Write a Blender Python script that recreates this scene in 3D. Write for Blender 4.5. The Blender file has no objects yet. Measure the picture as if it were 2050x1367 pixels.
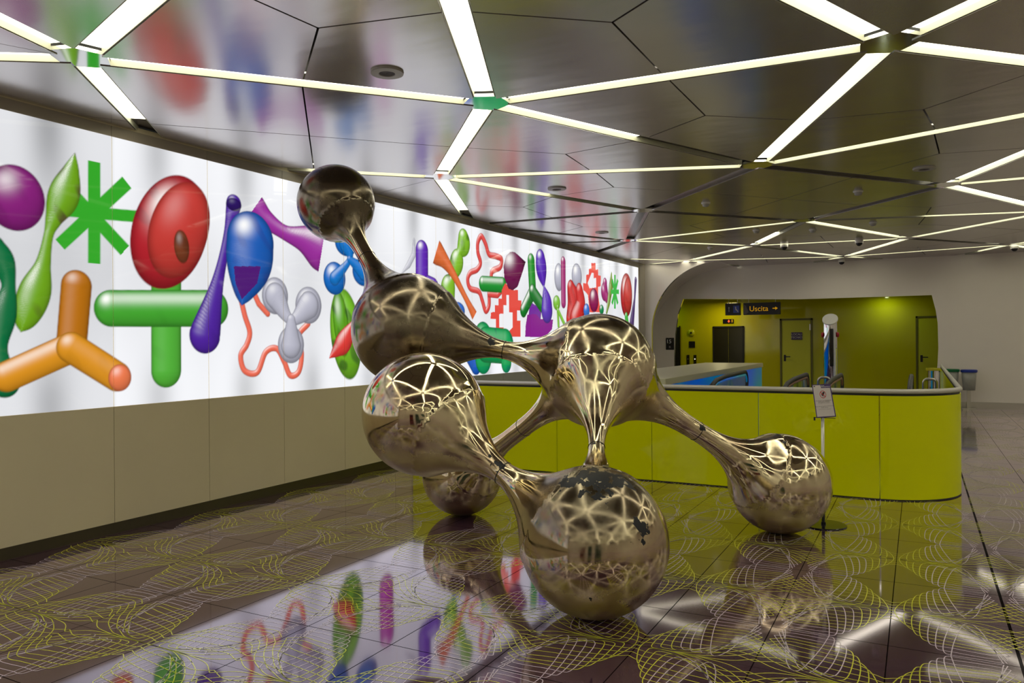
import bpy, bmesh, math, random
import numpy as np
from mathutils import Vector, Matrix
SC = bpy.context.scene
COL = SC.collection
PI = math.pi

# ------------------------------------------------------------------ camera
W_, H_ = 2050.0, 1367.0
F_ = 1527.08
CAM = np.array([0.0, 0.0, 1.6595])
YAW, PITCH, ROLL = -0.489714, -0.0014216, -0.0071882


def cam_rows():
    cy, sy = math.cos(YAW), math.sin(YAW)
    cp, sp = math.cos(PITCH), math.sin(PITCH)
    f = np.array([sy * cp, cy * cp, sp])
    r = np.array([cy, -sy, 0.0])
    u = np.cross(r, f)
    cr, sr = math.cos(ROLL), math.sin(ROLL)
    return cr * r + sr * u, -sr * r + cr * u, f


CR, CU, CF = cam_rows()
cd = bpy.data.cameras.new('camera')
cam = bpy.data.objects.new('camera', cd)
COL.objects.link(cam)
cd.sensor_width = 36.0
cd.lens = F_ / W_ * 36.0
cd.clip_start, cd.clip_end = 0.05, 200
cam.matrix_world = Matrix(((CR[0], CU[0], -CF[0], CAM[0]), (CR[1], CU[1], -CF[1], CAM[1]), (CR[2], CU[2], -CF[2], CAM[2]), (0, 0, 0, 1)))
SC.camera = cam

# ------------------------------------------------------------------ world and exposure
wd = bpy.data.worlds.new('world')
SC.world = wd
wd.use_nodes = True
wd.node_tree.nodes['Background'].inputs[0].default_value = (0.5, 0.48, 0.42, 1)
wd.node_tree.nodes['Background'].inputs[1].default_value = 0.02
SC.view_settings.view_transform = 'Standard'
SC.view_settings.look = 'None'
SC.view_settings.exposure = 0.0
SC.view_settings.gamma = 1.0
SC.view_settings.use_curve_mapping = False
SC.cycles.max_bounces = 8
SC.cycles.diffuse_bounces = 3
SC.cycles.glossy_bounces = 5
SC.cycles.sample_clamp_indirect = 6.0
SC.cycles.use_denoising = True
STRIP_E = 4.6      # luminous ceiling strips
MURAL_E = 1.08     # backlit mural
ZC = 3.57          # ceiling height
XW = -6.192        # mural wall
YFRONT, YBACK = -9.0, 20.6
XR = 9.0


def add_area(name, loc, size, power, color=(1, 1, 1), rot=(0, 0, 0), sy=None):
    l = bpy.data.lights.new(name, 'AREA')
    l.energy = power
    l.color = color
    l.shape = 'RECTANGLE'
    l.size = size
    l.size_y = sy or size
    o = bpy.data.objects.new(name, l)
    o.location = loc
    o.rotation_euler = rot
    COL.objects.link(o)
    return o


# lobby downlight, plus two small unseen green lamps at right and left
add_area('lobby_lamp', (-5.25, 23.2, 2.80), 0.3, 12, (1.0, 0.85, 0.45))
add_area('lobby_lamp', (-0.8, 23.5, 2.82), 0.08, 5, (0.8, 1.0, 0.6))
add_area('lobby_lamp', (-7.2, 23.4, 2.82), 0.1, 3, (0.6, 1.0, 0.4))


# ------------------------------------------------------------------ pixel helpers (photo pixel -> point on a real plane)
def ray(px, py):
    return ((px - W_ / 2) / F_) * CR - ((py - H_ / 2) / F_) * CU + CF


def at_z(px, py, z):
    d = ray(px, py)
    return CAM + d * ((z - CAM[2]) / d[2])


def at_y(px, py, y):
    d = ray(px, py)
    return CAM + d * (y / d[1])


def at_x(px, py, x):
    d = ray(px, py)
    return CAM + d * (x / d[0])


def at_depth(px, py, D):
    return CAM + ray(px, py) * D


# ------------------------------------------------------------------ object helpers
def link_mesh(name, me, mat, parent=None):
    o = bpy.data.objects.new(name, me)
    COL.objects.link(o)
    if mat is not None:
        for m in (mat if isinstance(mat, (list, tuple)) else [mat]):
            me.materials.append(m)
    if parent is not None:
        o.parent = parent
    return o


def obj(name, bm, mat, parent=None, smooth=False):
    me = bpy.data.meshes.new(name)
    bm.normal_update()
    bm.to_mesh(me)
    bm.free()
    if smooth:
        me.polygons.foreach_set('use_smooth', [True] * len(me.polygons))
    return link_mesh(name, me, mat, parent)


def autosmooth(o, ang=35):
    me = o.data
    me.polygons.foreach_set('use_smooth', [True] * len(me.polygons))
    bm = bmesh.new()
    bm.from_mesh(me)
    for e in bm.edges:
        if len(e.link_faces) == 2 and e.calc_face_angle(0) > math.radians(ang):
            e.smooth = False
    bm.to_mesh(me)
    bm.free()
    return o


def tag(o, label, cat, group=None, kind=None):
    o['label'] = label
    o['category'] = cat
    if group:
        o['group'] = group
    if kind:
        o['kind'] = kind
    return o


def struct(o):
    o['kind'] = 'structure'
    return o


def thing(name, label, cat, loc=(0, 0, 0), group=None, rotz=0):
    o = bpy.data.objects.new(name, None)
    COL.objects.link(o)
    o.empty_display_size = 0.1
    o.location = loc
    o.rotation_euler = (0, 0, rotz)
    return tag(o, label, cat, group)


def box(bm, x0, x1, y0, y1, z0, z1, bevel=0.0):
    vs = [bm.verts.new((x, y, z)) for x in (x0, x1) for y in (y0, y1) for z in (z0, z1)]
    q = [(0, 1, 3, 2), (4, 6, 7, 5), (0, 4, 5, 1), (2, 3, 7, 6), (0, 2, 6, 4), (1, 5, 7, 3)]
    fs = [bm.faces.new([vs[i] for i in f]) for f in q]
    if bevel:
        es = list({e for f in fs for e in f.edges})
        bmesh.ops.bevel(bm, geom=es, offset=bevel, segments=2, affect='EDGES')
    return bm


def prism(bm, pts, z0, z1):
    n = len(pts)
    a = [bm.verts.new((p[0], p[1], z0)) for p in pts]
    b = [bm.verts.new((p[0], p[1], z1)) for p in pts]
    bm.faces.new(a)
    bm.faces.new(b[::-1])
    for i in range(n):
        bm.faces.new([a[i], b[i], b[(i + 1) % n], a[(i + 1) % n]])
    return bm


def prism_y(bm, pts, y0, y1):   # outline in x,z pulled through y
    n = len(pts)
    a = [bm.verts.new((p[0], y0, p[1])) for p in pts]
    b = [bm.verts.new((p[0], y1, p[1])) for p in pts]
    bm.faces.new(a[::-1])
    bm.faces.new(b)
    for i in range(n):
        bm.faces.new([a[i], a[(i + 1) % n], b[(i + 1) % n], b[i]])
    return bm


def prism_x(bm, pts, x0, x1):   # outline in y,z pulled through x
    n = len(pts)
    a = [bm.verts.new((x0, p[0], p[1])) for p in pts]
    b = [bm.verts.new((x1, p[0], p[1])) for p in pts]
    bm.faces.new(a)
    bm.faces.new(b[::-1])
    for i in range(n):
        bm.faces.new([a[i], b[i], b[(i + 1) % n], a[(i + 1) % n]])
    return bm


def tube(bm, pts, r, seg=12, caps=True):
    pts = [Vector(p) for p in pts]
    n = len(pts)
    rr = r if isinstance(r, (list, tuple)) else [r] * n
    rings = []
    up = Vector((0, 0, 1))
    t0 = (pts[1] - pts[0]).normalized()
    s = t0.cross(up)
    if s.length < 1e-3:
        s = t0.cross(Vector((1, 0, 0)))
    s.normalize()
    for i in range(n):
        t = (pts[min(i + 1, n - 1)] - pts[max(i - 1, 0)]).normalized()
        s = (s - t * s.dot(t)).normalized()
        v = t.cross(s)
        rings.append([bm.verts.new(pts[i] + (s * math.cos(2 * PI * k / seg) + v * math.sin(2 * PI * k / seg)) * rr[i]) for k in range(seg)])
    for i in range(n - 1):
        for k in range(seg):
            bm.faces.new([rings[i][k], rings[i + 1][k], rings[i + 1][(k + 1) % seg], rings[i][(k + 1) % seg]])
    if caps:
        bm.faces.new(rings[0])
        bm.faces.new(rings[-1][::-1])
    return bm


def lathe(bm, prof, seg=32, c=(0, 0, 0)):   # profile of (r,z)
    rings = []
    for r, z in prof:
        if r < 1e-6:
            rings.append([bm.verts.new((c[0], c[1], c[2] + z))])
        else:
            rings.append([bm.verts.new((c[0] + r * math.cos(2 * PI * k / seg), c[1] + r * math.sin(2 * PI * k / seg), c[2] + z)) for k in range(seg)])
    for a, b in zip(rings[:-1], rings[1:]):
        for k in range(seg):
            k2 = (k + 1) % seg
            if len(a) == 1 and len(b) == 1:
                continue
            if len(a) == 1:
                bm.faces.new([a[0], b[k2], b[k]])
            elif len(b) == 1:
                bm.faces.new([a[k], a[k2], b[0]])
            else:
                bm.faces.new([a[k], a[k2], b[k2], b[k]])
    return bm


def arc(cx, cy, r, a0, a1, n):
    return [(cx + r * math.cos(a0 + (a1 - a0) * i / n), cy + r * math.sin(a0 + (a1 - a0) * i / n)) for i in range(n + 1)]


def text_mesh(name, s, size, mat, parent, loc, rot=(PI / 2, 0, 0), align='CENTER', ext=0.0008):
    c = bpy.data.curves.new(name, 'FONT')
    c.body = s
    c.size = size
    c.align_x = align
    c.align_y = 'CENTER'
    c.extrude = ext
    tmp = bpy.data.objects.new(name, c)
    COL.objects.link(tmp)
    bpy.context.view_layer.update()
    me = bpy.data.meshes.new_from_object(tmp.evaluated_get(bpy.context.evaluated_depsgraph_get()))
    bpy.data.objects.remove(tmp)
    o = link_mesh(name, me, None, parent)
    me.materials.clear()
    me.materials.append(mat)
    o.location = loc
    o.rotation_euler = rot
    return o


# ------------------------------------------------------------------ materials
def srgb(r, g, b):
    f = lambda c: (c / 255.0 / 12.92) if c / 255.0 <= 0.04045 else ((c / 255.0 + 0.055) / 1.055) ** 2.4
    return (f(r), f(g), f(b), 1.0)


class NT:
    def __init__(s, name):
        s.m = bpy.data.materials.new(name)
        s.m.use_nodes = True
        s.t = s.m.node_tree
        s.t.nodes.clear()
        s.out = s.t.nodes.new('ShaderNodeOutputMaterial')

    def n(s, typ, **kw):
        nd = s.t.nodes.new(typ)
        for k, v in kw.items():
            if k.startswith('i_'):
                key = k[2:].replace('_', ' ')
                nd.inputs[key].default_value = v
            else:
                setattr(nd, k, v)
        return nd

    def l(s, a, b):
        s.t.links.new(a, b)

    def math(s, op, a, b=None, clamp=False):
        nd = s.t.nodes.new('ShaderNodeMath')
        nd.operation = op
        nd.use_clamp = clamp
        for i, v in enumerate((a, b)):
            if v is None:
                continue
            if isinstance(v, (int, float)):
                nd.inputs[i].default_value = v
            else:
                s.l(v, nd.inputs[i])
        return nd.outputs[0]

    def mix(s, f, a, b):
        nd = s.t.nodes.new('ShaderNodeMix')
        nd.data_type = 'RGBA'
        for i, v in ((0, f), (6, a), (7, b)):
            if isinstance(v, (int, float, tuple)):
                nd.inputs[i].default_value = v
            else:
                s.l(v, nd.inputs[i])
        return nd.outputs[2]


def pbr(name, col, rough=0.5, metal=0.0, ior=1.5, coat=0.0, noise=0.0, nscale=6.0, bump=0.0, bscale=40.0, emis=None, es=0.0, alpha=1.0, trans=0.0):
    t = NT(name)
    b = t.n('ShaderNodeBsdfPrincipled')
    b.inputs['Base Color'].default_value = col
    b.inputs['Roughness'].default_value = rough
    b.inputs['Metallic'].default_value = metal
    b.inputs['IOR'].default_value = ior
    b.inputs['Coat Weight'].default_value = coat
    b.inputs['Coat Roughness'].default_value = 0.03
    b.inputs['Transmission Weight'].default_value = trans
    tc = t.n('ShaderNodeTexCoord')
    if noise:
        nz = t.n('ShaderNodeTexNoise', i_Scale=nscale, i_Detail=4.0)
        t.l(tc.outputs['Object'], nz.inputs['Vector'])
        f = t.math('MULTIPLY', nz.outputs[0], noise)
        dark = tuple(c * 0.45 for c in col[:3]) + (1.0,)
        t.l(t.mix(f, col, dark), b.inputs['Base Color'])
        rr = t.math('MULTIPLY_ADD', nz.outputs[0], noise * 0.25)
        t.t.nodes[-1].inputs[2].default_value = rough
        t.l(rr, b.inputs['Roughness'])
    if bump:
        nz2 = t.n('ShaderNodeTexNoise', i_Scale=bscale, i_Detail=3.0)
        t.l(tc.outputs['Object'], nz2.inputs['Vector'])
        bp = t.n('ShaderNodeBump', i_Strength=bump, i_Distance=0.01)
        t.l(nz2.outputs[0], bp.inputs['Height'])
        t.l(bp.outputs[0], b.inputs['Normal'])
    if emis:
        b.inputs['Emission Color'].default_value = emis
        b.inputs['Emission Strength'].default_value = es
    t.l(b.outputs[0], t.out.inputs[0])
    return t.m


def emit(name, col, strength, noise=0.0, sampling=None, gray=None):
    t = NT(name)
    e = t.n('ShaderNodeEmission')
    e.inputs[0].default_value = col
    e.inputs[1].default_value = strength
    if noise:
        tc = t.n('ShaderNodeTexCoord')
        nz = t.n('ShaderNodeTexNoise', i_Scale=2.2, i_Detail=3.0)
        t.l(tc.outputs['Object'], nz.inputs['Vector'])
        v = t.math('MULTIPLY_ADD', nz.outputs[0], -noise * strength)
        t.t.nodes[-1].inputs[2].default_value = strength * (1 + noise * 0.5)
        t.l(v, e.inputs[1])
    t.l(e.outputs[0], t.out.inputs[0])
    if sampling:
        t.m.cycles.emission_sampling = sampling
    return t.m


def polished(name, base, gloss_col, ior, gain, rough, joints=False, wave=0.0, base_noise=0.0, floor=0.0):
    """lacquered / polished surface: diffuse body under a strong mirror-like skin"""
    t = NT(name)
    tc = t.n('ShaderNodeTexCoord')
    d = t.n('ShaderNodeBsdfDiffuse')
    g = t.n('ShaderNodeBsdfGlossy')
    g.inputs['Color'].default_value = gloss_col
    g.inputs['Roughness'].default_value = rough
    fr = t.n('ShaderNodeFresnel')
    fr.inputs[0].default_value = ior
    fac = t.math('MULTIPLY_ADD', fr.outputs[0], gain, clamp=True)
    t.t.nodes[-1].inputs[2].default_value = floor
    mx = t.n('ShaderNodeMixShader')
    col = base
    if base_noise:
        nz = t.n('ShaderNodeTexNoise', i_Scale=1.3, i_Detail=5.0)
        t.l(tc.outputs['Object'], nz.inputs['Vector'])
        dk = tuple(c * (1 - base_noise) for c in base[:3]) + (1.0,)
        col = t.mix(nz.outputs[0], base, dk)
    if joints:
        sep = t.n('ShaderNodeSeparateXYZ')
        t.l(tc.outputs['Object'], sep.inputs[0])

        def joint(sock, off, pitch, half):
            a = t.math('SUBTRACT', sock, off)
            a = t.math('DIVIDE', a, pitch)
            a = t.math('FRACT', a)
            a = t.math('SUBTRACT', a, 0.5)
            a = t.math('ABSOLUTE', a)
            return t.math('GREATER_THAN', a, 0.5 - half / pitch)
        jx = joint(sep.outputs[0], -0.155, 0.6, 0.003)
        jy = joint(sep.outputs[1], 2.76, 1.21, 0.0014)
        jy2 = joint(sep.outputs[1], 3.365, 1.21, 0.003)
        e = t.math('SUBTRACT', sep.outputs[0], 0.452)
        e = t.math('ABSOLUTE', e)
        e = t.math('LESS_THAN', e, 0.007)
        j = t.math('MAXIMUM', t.math('MAXIMUM', jx, e), t.math('MAXIMUM', jy, jy2))
        col = t.mix(j, col if not isinstance(col, tuple) else col, (0.004, 0.003, 0.003, 1))
        fac = t.math('MULTIPLY', fac, t.math('SUBTRACT', 1.0, t.math('MULTIPLY', j, 0.93)))
    if isinstance(col, tuple):
        d.inputs[0].default_value = col
    else:
        t.l(col, d.inputs[0])
    if wave:
        mp = t.n('ShaderNodeMapping')
        mp.inputs['Scale'].default_value = (0.55, 1.5, 1)
        t.l(tc.outputs['Object'], mp.inputs[0])
        w1 = t.n('ShaderNodeTexNoise', i_Scale=1.6, i_Detail=2.0, i_Roughness=0.5)
        t.l(mp.outputs[0], w1.inputs['Vector'])
        mp2 = t.n('ShaderNodeMapping')
        mp2.inputs['Scale'].default_value = (3.0, 30.0, 1)
        t.l(tc.outputs['Object'], mp2.inputs[0])
        w2 = t.n('ShaderNodeTexNoise', i_Scale=1.0, i_Detail=2.0)
        t.l(mp2.outputs[0], w2.inputs['Vector'])
        h = t.math('MULTIPLY_ADD', w2.outputs[0], 0.018)
        t.l(w1.outputs[0], t.t.nodes[-1].inputs[2])
        bp = t.n('ShaderNodeBump', i_Strength=wave, i_Distance=0.02)
        t.l(h, bp.inputs['Height'])
        t.l(bp.outputs[0], g.inputs['Normal'])
    t.l(fac, mx.inputs[0])
    t.l(d.outputs[0], mx.inputs[1])
    t.l(g.outputs[0], mx.inputs[2])
    t.l(mx.outputs[0], t.out.inputs[0])
    return t.m


M = {}
M['floor'] = polished('floor_tile', (0.086, 0.040, 0.070, 1), (0.96, 0.89, 1.0, 1), 1.6, 1.85, 0.06, joints=True, base_noise=0.35, floor=0.0)
M['line_y'] = polished('floor_line_yellow', (0.80, 0.82, 0.08, 1), (1, 1, 0.85, 1), 1.6, 1.35, 0.10)
M['line_g'] = polished('floor_line_grey', (0.78, 0.66, 0.80, 1), (1, 1, 1, 1), 1.6, 1.35, 0.10)
M['ceil'] = polished('ceiling_panel', (0.25, 0.215, 0.19, 1), (0.97, 0.95, 0.96, 1), 1.5, 0.62, 0.21, wave=0.20, floor=0.0)
M['ceil_void'] = pbr('ceiling_void', (0.01, 0.01, 0.01, 1), 0.9)
M['strip_on'] = emit('lit_diffuser', (1.0, 0.96, 0.74, 1), STRIP_E, 0.25)
M['strip_off'] = pbr('unlit_diffuser', (0.06, 0.05, 0.045, 1), 0.25)
M['strip_side'] = pbr('channel_side', (0.55, 0.55, 0.42, 1), 0.45)
M['hub'] = pbr('hub_mirror_metal', (0.80, 0.80, 0.80, 1), 0.08, 1.0)
M['clad'] = polished('wall_cladding', (0.72, 0.64, 0.45, 1), (1, 1, 1, 1), 1.5, 0.4, 0.25, base_noise=0.12)
M['skirt'] = pbr('dark_skirting', (0.055, 0.045, 0.02, 1), 0.3, noise=0.5)
M['fascia'] = pbr('grey_fascia', (0.34, 0.30, 0.24, 1), 0.4)
M['white_wall'] = polished('glossy_white_wall', (0.77, 0.71, 0.65, 1), (1, 1, 1, 1), 1.5, 0.8, 0.10, base_noise=0.10, wave=0.12)
M['lime'] = polished('lime_glass', (0.70, 0.75, 0.001, 1), (1, 1, 1, 1), 1.45, 0.45, 0.04)
M['lime_wall'] = polished('lime_wall', (0.62, 0.58, 0.004, 1), (1, 1, 0.8, 1), 1.5, 1.0, 0.08)
M['steel'] = pbr('brushed_steel', (0.55, 0.53, 0.49, 1), 0.28, 1.0)
M['steel_m'] = pbr('matt_steel_rail', (0.62, 0.60, 0.55, 1), 0.5, 0.4)
M['chrome'] = pbr('chrome', (0.85, 0.85, 0.86, 1), 0.06, 1.0)
M['black'] = pbr('black_rubber', (0.012, 0.011, 0.012, 1), 0.45)
M['blackgloss'] = pbr('black_glossy', (0.01, 0.01, 0.016, 1), 0.12)
M['darkdoor'] = pbr('dark_lift_door', (0.05, 0.045, 0.02, 1), 0.2, 0.6, noise=0.3)
M['limedoor'] = pbr('lime_door', (0.66, 0.68, 0.004, 1), 0.35)
M['limeframe'] = pbr('dark_lime_frame', (0.16, 0.15, 0.01, 1), 0.4)
M['grey_p'] = pbr('grey_plastic', (0.45, 0.43, 0.40, 1), 0.4)
M['white_p'] = pbr('white_plastic', (0.75, 0.74, 0.70, 1), 0.35)
M['paper'] = pbr('sign_paper', (0.60, 0.55, 0.55, 1), 0.5)
M['purple'] = pbr('purple_print', (0.045, 0.015, 0.13, 1), 0.4)
M['ink'] = pbr('black_ink', (0.012, 0.012, 0.012, 1), 0.5)
M['greyink'] = pbr('grey_ink', (0.16, 0.14, 0.15, 1), 0.5)
M['redink'] = pbr('red_ink', (0.45, 0.02, 0.03, 1), 0.5)
M['whiteink'] = pbr('white_ink', (0.75, 0.75, 0.78, 1), 0.5)
M['yellowink'] = emit('yellow_letters', srgb(235, 170, 30), 0.5)
M['blueink'] = pbr('blue_ink', (0.05, 0.10, 0.55, 1), 0.4)
M['redled'] = emit('red_led', (1.0, 0.08, 0.02, 1), 2.5)
M['lamp'] = emit('downlight_glass', srgb(255, 246, 200), 2.2)
M['dot'] = emit('button_light', srgb(255, 245, 220), 1.4)
M['bin_y'] = pbr('yellow_lid', (0.45, 0.42, 0.01, 1), 0.35)
M['bin_g'] = pbr('green_lid', (0.0, 0.12, 0.03, 1), 0.35)
M['bin_b'] = pbr('blue_lid', (0.01, 0.03, 0.28, 1), 0.35)
M['bag'] = pbr('grey_bag', (0.30, 0.30, 0.27, 1), 0.3, bump=1.0, bscale=14)
M['cream'] = pbr('cream_slab', (0.58, 0.55, 0.40, 1), 0.3)
M['orange'] = pbr('copper_trim', (0.42, 0.20, 0.12, 1), 0.3, 0.5)
M['glass'] = pbr('tinted_glass', (0.55, 0.75, 0.70, 1), 0.02, trans=0.95)
M['kiosk'] = pbr('dark_green_kiosk', (0.02, 0.06, 0.04, 1), 0.3)
M['kioskred'] = pbr('dark_red_kiosk', (0.16, 0.02, 0.02, 1), 0.3)


def blue_panel():
    t = NT('blue_backlit_glass')
    tc = t.n('ShaderNodeTexCoord')
    nz = t.n('ShaderNodeTexNoise', i_Scale=0.7, i_Detail=2.0)
    t.l(tc.outputs['Object'], nz.inputs['Vector'])
    r = t.n('ShaderNodeValToRGB')
    r.color_ramp.elements[0].position = 0.35
    r.color_ramp.elements[0].color = (0.0, 0.18, 0.16, 1)
    r.color_ramp.elements[1].position = 0.6
    r.color_ramp.elements[1].color = (0.0, 0.07, 0.45, 1)
    t.l(nz.outputs[0], r.inputs[0])
    b = t.n('ShaderNodeBsdfPrincipled')
    b.inputs['Roughness'].default_value = 0.1
    t.l(r.outputs[0], b.inputs['Base Color'])
    t.l(r.outputs[0], b.inputs['Emission Color'])
    b.inputs['Emission Strength'].default_value = 0.45
    t.l(b.outputs[0], t.out.inputs[0])
    return t.m


M['blue'] = blue_panel()


def mural_mat():
    t = NT('backlit_print')
    a = t.n('ShaderNodeVertexColor')
    a.layer_name = 'print'
    e = t.n('ShaderNodeEmission')
    e.inputs[1].default_value = MURAL_E
    t.l(a.outputs[0], e.inputs[0])
    g = t.n('ShaderNodeBsdfGlossy')
    g.inputs['Roughness'].default_value = 0.04
    g.inputs['Color'].default_value = (1, 1, 1, 1)
    fr = t.n('ShaderNodeFresnel')
    fr.inputs[0].default_value = 1.3
    mx = t.n('ShaderNodeMixShader')
    t.l(fr.outputs[0], mx.inputs[0])
    t.l(e.outputs[0], mx.inputs[1])
    ad = t.n('ShaderNodeAddShader')
    t.l(e.outputs[0], ad.inputs[0])
    t.l(g.outputs[0], ad.inputs[1])
    mx2 = t.n('ShaderNodeMixShader')
    t.l(fr.outputs[0], mx2.inputs[0])
    t.l(e.outputs[0], mx2.inputs[1])
    t.l(ad.outputs[0], mx2.inputs[2])
    t.l(mx2.outputs[0], t.out.inputs[0])
    return t.m


M['mural'] = mural_mat()

# ================================================================== THE SETTING
bm = bmesh.new()
vs = [bm.verts.new(p) for p in ((XW - 2.5, YFRONT, 0), (XR, YFRONT, 0), (XR, 24.2, 0), (XW - 2.5, 24.2, 0))]
bm.faces.new(vs)
floor = struct(obj('floor', bm, M['floor']))

# ---- guilloche lines inlaid in the floor tiles (u,v inside one tile, line nodes at the tile's corner)
LOOPS = {
    0: [(0.0, 0.003), (0.179, -0.002), (0.419, 0.0), (0.594, 0.006), (0.818, 0.044), (1.0, 0.152)],
    1: [(1.0, 0.339), (0.841, 0.484), (0.683, 0.467), (0.465, 0.44), (0.24, 0.413), (0.123, 0.335), (0.058, 0.165), (0.03, 0.02), (0.057, 0.0), (0.149, 0.0), (0.3, 0.0), (0.477, 0.016), (0.592, 0.039), (0.811, 0.143), (0.914, 0.223), (1.0, 0.32)],
    2: [(1.0, 0.431), (0.834, 0.573), (0.678, 0.558), (0.463, 0.524), (0.251, 0.492), (0.147, 0.382), (0.116, 0.218), (0.113, 0.053), (0.137, 0.009), (0.21, 0.004), (0.359, 0.013), (0.533, 0.079), (0.645, 0.121), (0.805, 0.231), (0.906, 0.318), (1.0, 0.431)],
    3: [(0.998, 0.529), (0.829, 0.643), (0.673, 0.638), (0.461, 0.606), (0.274, 0.583), (0.217, 0.537), (0.185, 0.343), (0.186, 0.1), (0.21, 0.046), (0.27, 0.04), (0.359, 0.055), (0.531, 0.129), (0.642, 0.191), (0.799, 0.317), (0.899, 0.411), (0.998, 0.529)],
    4: [(0.968, 0.631), (0.824, 0.712), (0.67, 0.699), (0.459, 0.686), (0.317, 0.678), (0.268, 0.622), (0.251, 0.464), (0.257, 0.227), (0.281, 0.093), (0.323, 0.052), (0.417, 0.076), (0.585, 0.2), (0.745, 0.327), (0.819, 0.415), (0.89, 0.519), (0.968, 0.631)],
    5: [(0.944, 0.728), (0.819, 0.772), (0.666, 0.767), (0.51, 0.752), (0.376, 0.753), (0.328, 0.717), (0.317, 0.543), (0.327, 0.311), (0.345, 0.173), (0.37, 0.11), (0.417, 0.087), (0.53, 0.169), (0.639, 0.249), (0.767, 0.406), (0.861, 0.56), (0.944, 0.728)],
    6: [(0.92, 0.825), (0.814, 0.847), (0.662, 0.848), (0.507, 0.835), (0.417, 0.835), (0.383, 0.801), (0.378, 0.656), (0.39, 0.432), (0.413, 0.248), (0.439, 0.136), (0.475, 0.077), (0.559, 0.135), (0.665, 0.274), (0.765, 0.425), (0.855, 0.639), (0.92, 0.825)],
    7: [(0.868, 0.913), (0.76, 0.906), (0.607, 0.91), (0.504, 0.91), (0.453, 0.895), (0.435, 0.818), (0.442, 0.659), (0.468, 0.448), (0.501, 0.261), (0.534, 0.128), (0.573, 0.088), (0.644, 0.151), (0.708, 0.299), (0.787, 0.502), (0.85, 0.708), (0.904, 0.9)],
    8: [(0.491, 0.925), (0.499, 0.835), (0.519, 0.655), (0.543, 0.501), (0.568, 0.361), (0.589, 0.256), (0.609, 0.168), (0.635, 0.097), (0.656, 0.076), (0.681, 0.073), (0.723, 0.13), (0.769, 0.277), (0.816, 0.54), (0.844, 0.71), (0.864, 0.845), (0.878, 0.916)],
    9: [(0.0, 0.231), (0.093, 0.28), (0.24, 0.316), (0.468, 0.355), (0.688, 0.374), (0.848, 0.392), (1.0, 0.265)],
    10: [(0.0, 0.149), (0.121, 0.195), (0.298, 0.217), (0.527, 0.248), (0.748, 0.269), (1.0, 0.209)],
    11: [(0.0, 0.069), (0.12, 0.102), (0.358, 0.116), (0.588, 0.14), (0.809, 0.173), (1.0, 0.106)],
}


def catmull(P, k):
    P = np.array(P, float)
    Q = np.vstack([2 * P[0] - P[1], P, 2 * P[-1] - P[-2]])
    out = []
    for i in range(1, len(Q) - 2):
        t = np.linspace(0, 1, k, endpoint=False)[:, None]
        a, b, c, d = Q[i - 1], Q[i], Q[i + 1], Q[i + 2]
        out.append(0.5 * ((2 * b) + (c - a) * t + (2 * a - 5 * b + 4 * c - d) * t ** 2 + (3 * b - a - 3 * c + d) * t ** 3))
    out.append(P[-1:])
    return np.vstack(out)


def build_lines():
    V, Fc, MI = [], [], []
    nv = 0
    hw = 0.0026
    for res, sel in ((4, lambda x, y: y < 7.5), (2, lambda x, y: y >= 7.5)):
        tile = []
        for k, pts in LOOPS.items():
            c = catmull(pts, res)
            c[:, 1] *= 1.081
            c = np.clip(c, 0.0, 1.0)
            g = k in (5, 6, 7, 8)
            tile.append((c * np.array([0.6, 0.605]), 1 if g else 0))
        for i in range(-6, 8):
            for j in range(-2, 15):
                xn, yn = -0.155 + 1.2 * i, 2.76 + 1.21 * j
                for sx in (-1, 1):
                    for sy in (-1, 1):
                        cx, cy = xn + 0.3 * sx, yn + 0.3 * sy
                        if not sel(cx, cy) or cx < XW - 0.2 or cx > 7:
                            continue
                        if -6.2 < cx < 0.2 and 8.9 < cy < 17.5:
                            continue
                        for c, mi in tile:
                            p = np.stack([xn + sx * c[:, 0], yn + sy * c[:, 1]], 1)
                            d = np.gradient(p, axis=0)
                            ln = np.linalg.norm(d, axis=1)
                            d = d / np.maximum(ln, 1e-9)[:, None]
                            nrm = np.stack([-d[:, 1], d[:, 0]], 1) * hw
                            ok = p[:, 0] > XW + 0.01
                            if not ok.all():
                                p = p[ok]
                                nrm = nrm[ok]
                                if len(p) < 3:
                                    continue
                            a, b = p + nrm, p - nrm
                            n = len(p)
                            z = np.full((n, 1), 0.0009)
                            V.append(np.hstack([a, z]))
                            V.append(np.hstack([b, z]))
                            i0 = nv + np.arange(n - 1)
                            Fc.append(np.stack([i0 + n, i0 + n + 1, i0 + 1, i0], 1))
                            MI.append(np.full(n - 1, mi))
                            nv += 2 * n
    V, Fc, MI = np.vstack(V), np.vstack(Fc), np.concatenate(MI)
    me = np_mesh('line_pattern', V, Fc)
    me.polygons.foreach_set('material_index', MI.astype(np.int32))
    return me


def np_mesh(name, V, Q):
    me = bpy.data.meshes.new(name)
    nq, k = Q.shape
    me.vertices.add(len(V))
    me.vertices.foreach_set('co', np.ascontiguousarray(V, dtype=np.float32).ravel())
    me.loops.add(nq * k)
    me.loops.foreach_set('vertex_index', np.ascontiguousarray(Q, dtype=np.int32).ravel())
    me.polygons.add(nq)
    me.polygons.foreach_set('loop_start', np.arange(nq, dtype=np.int32) * k)
    me.update(calc_edges=True)
    return me


link_mesh('line_pattern', build_lines(), [M['line_y'], M['line_g']], floor)

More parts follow.
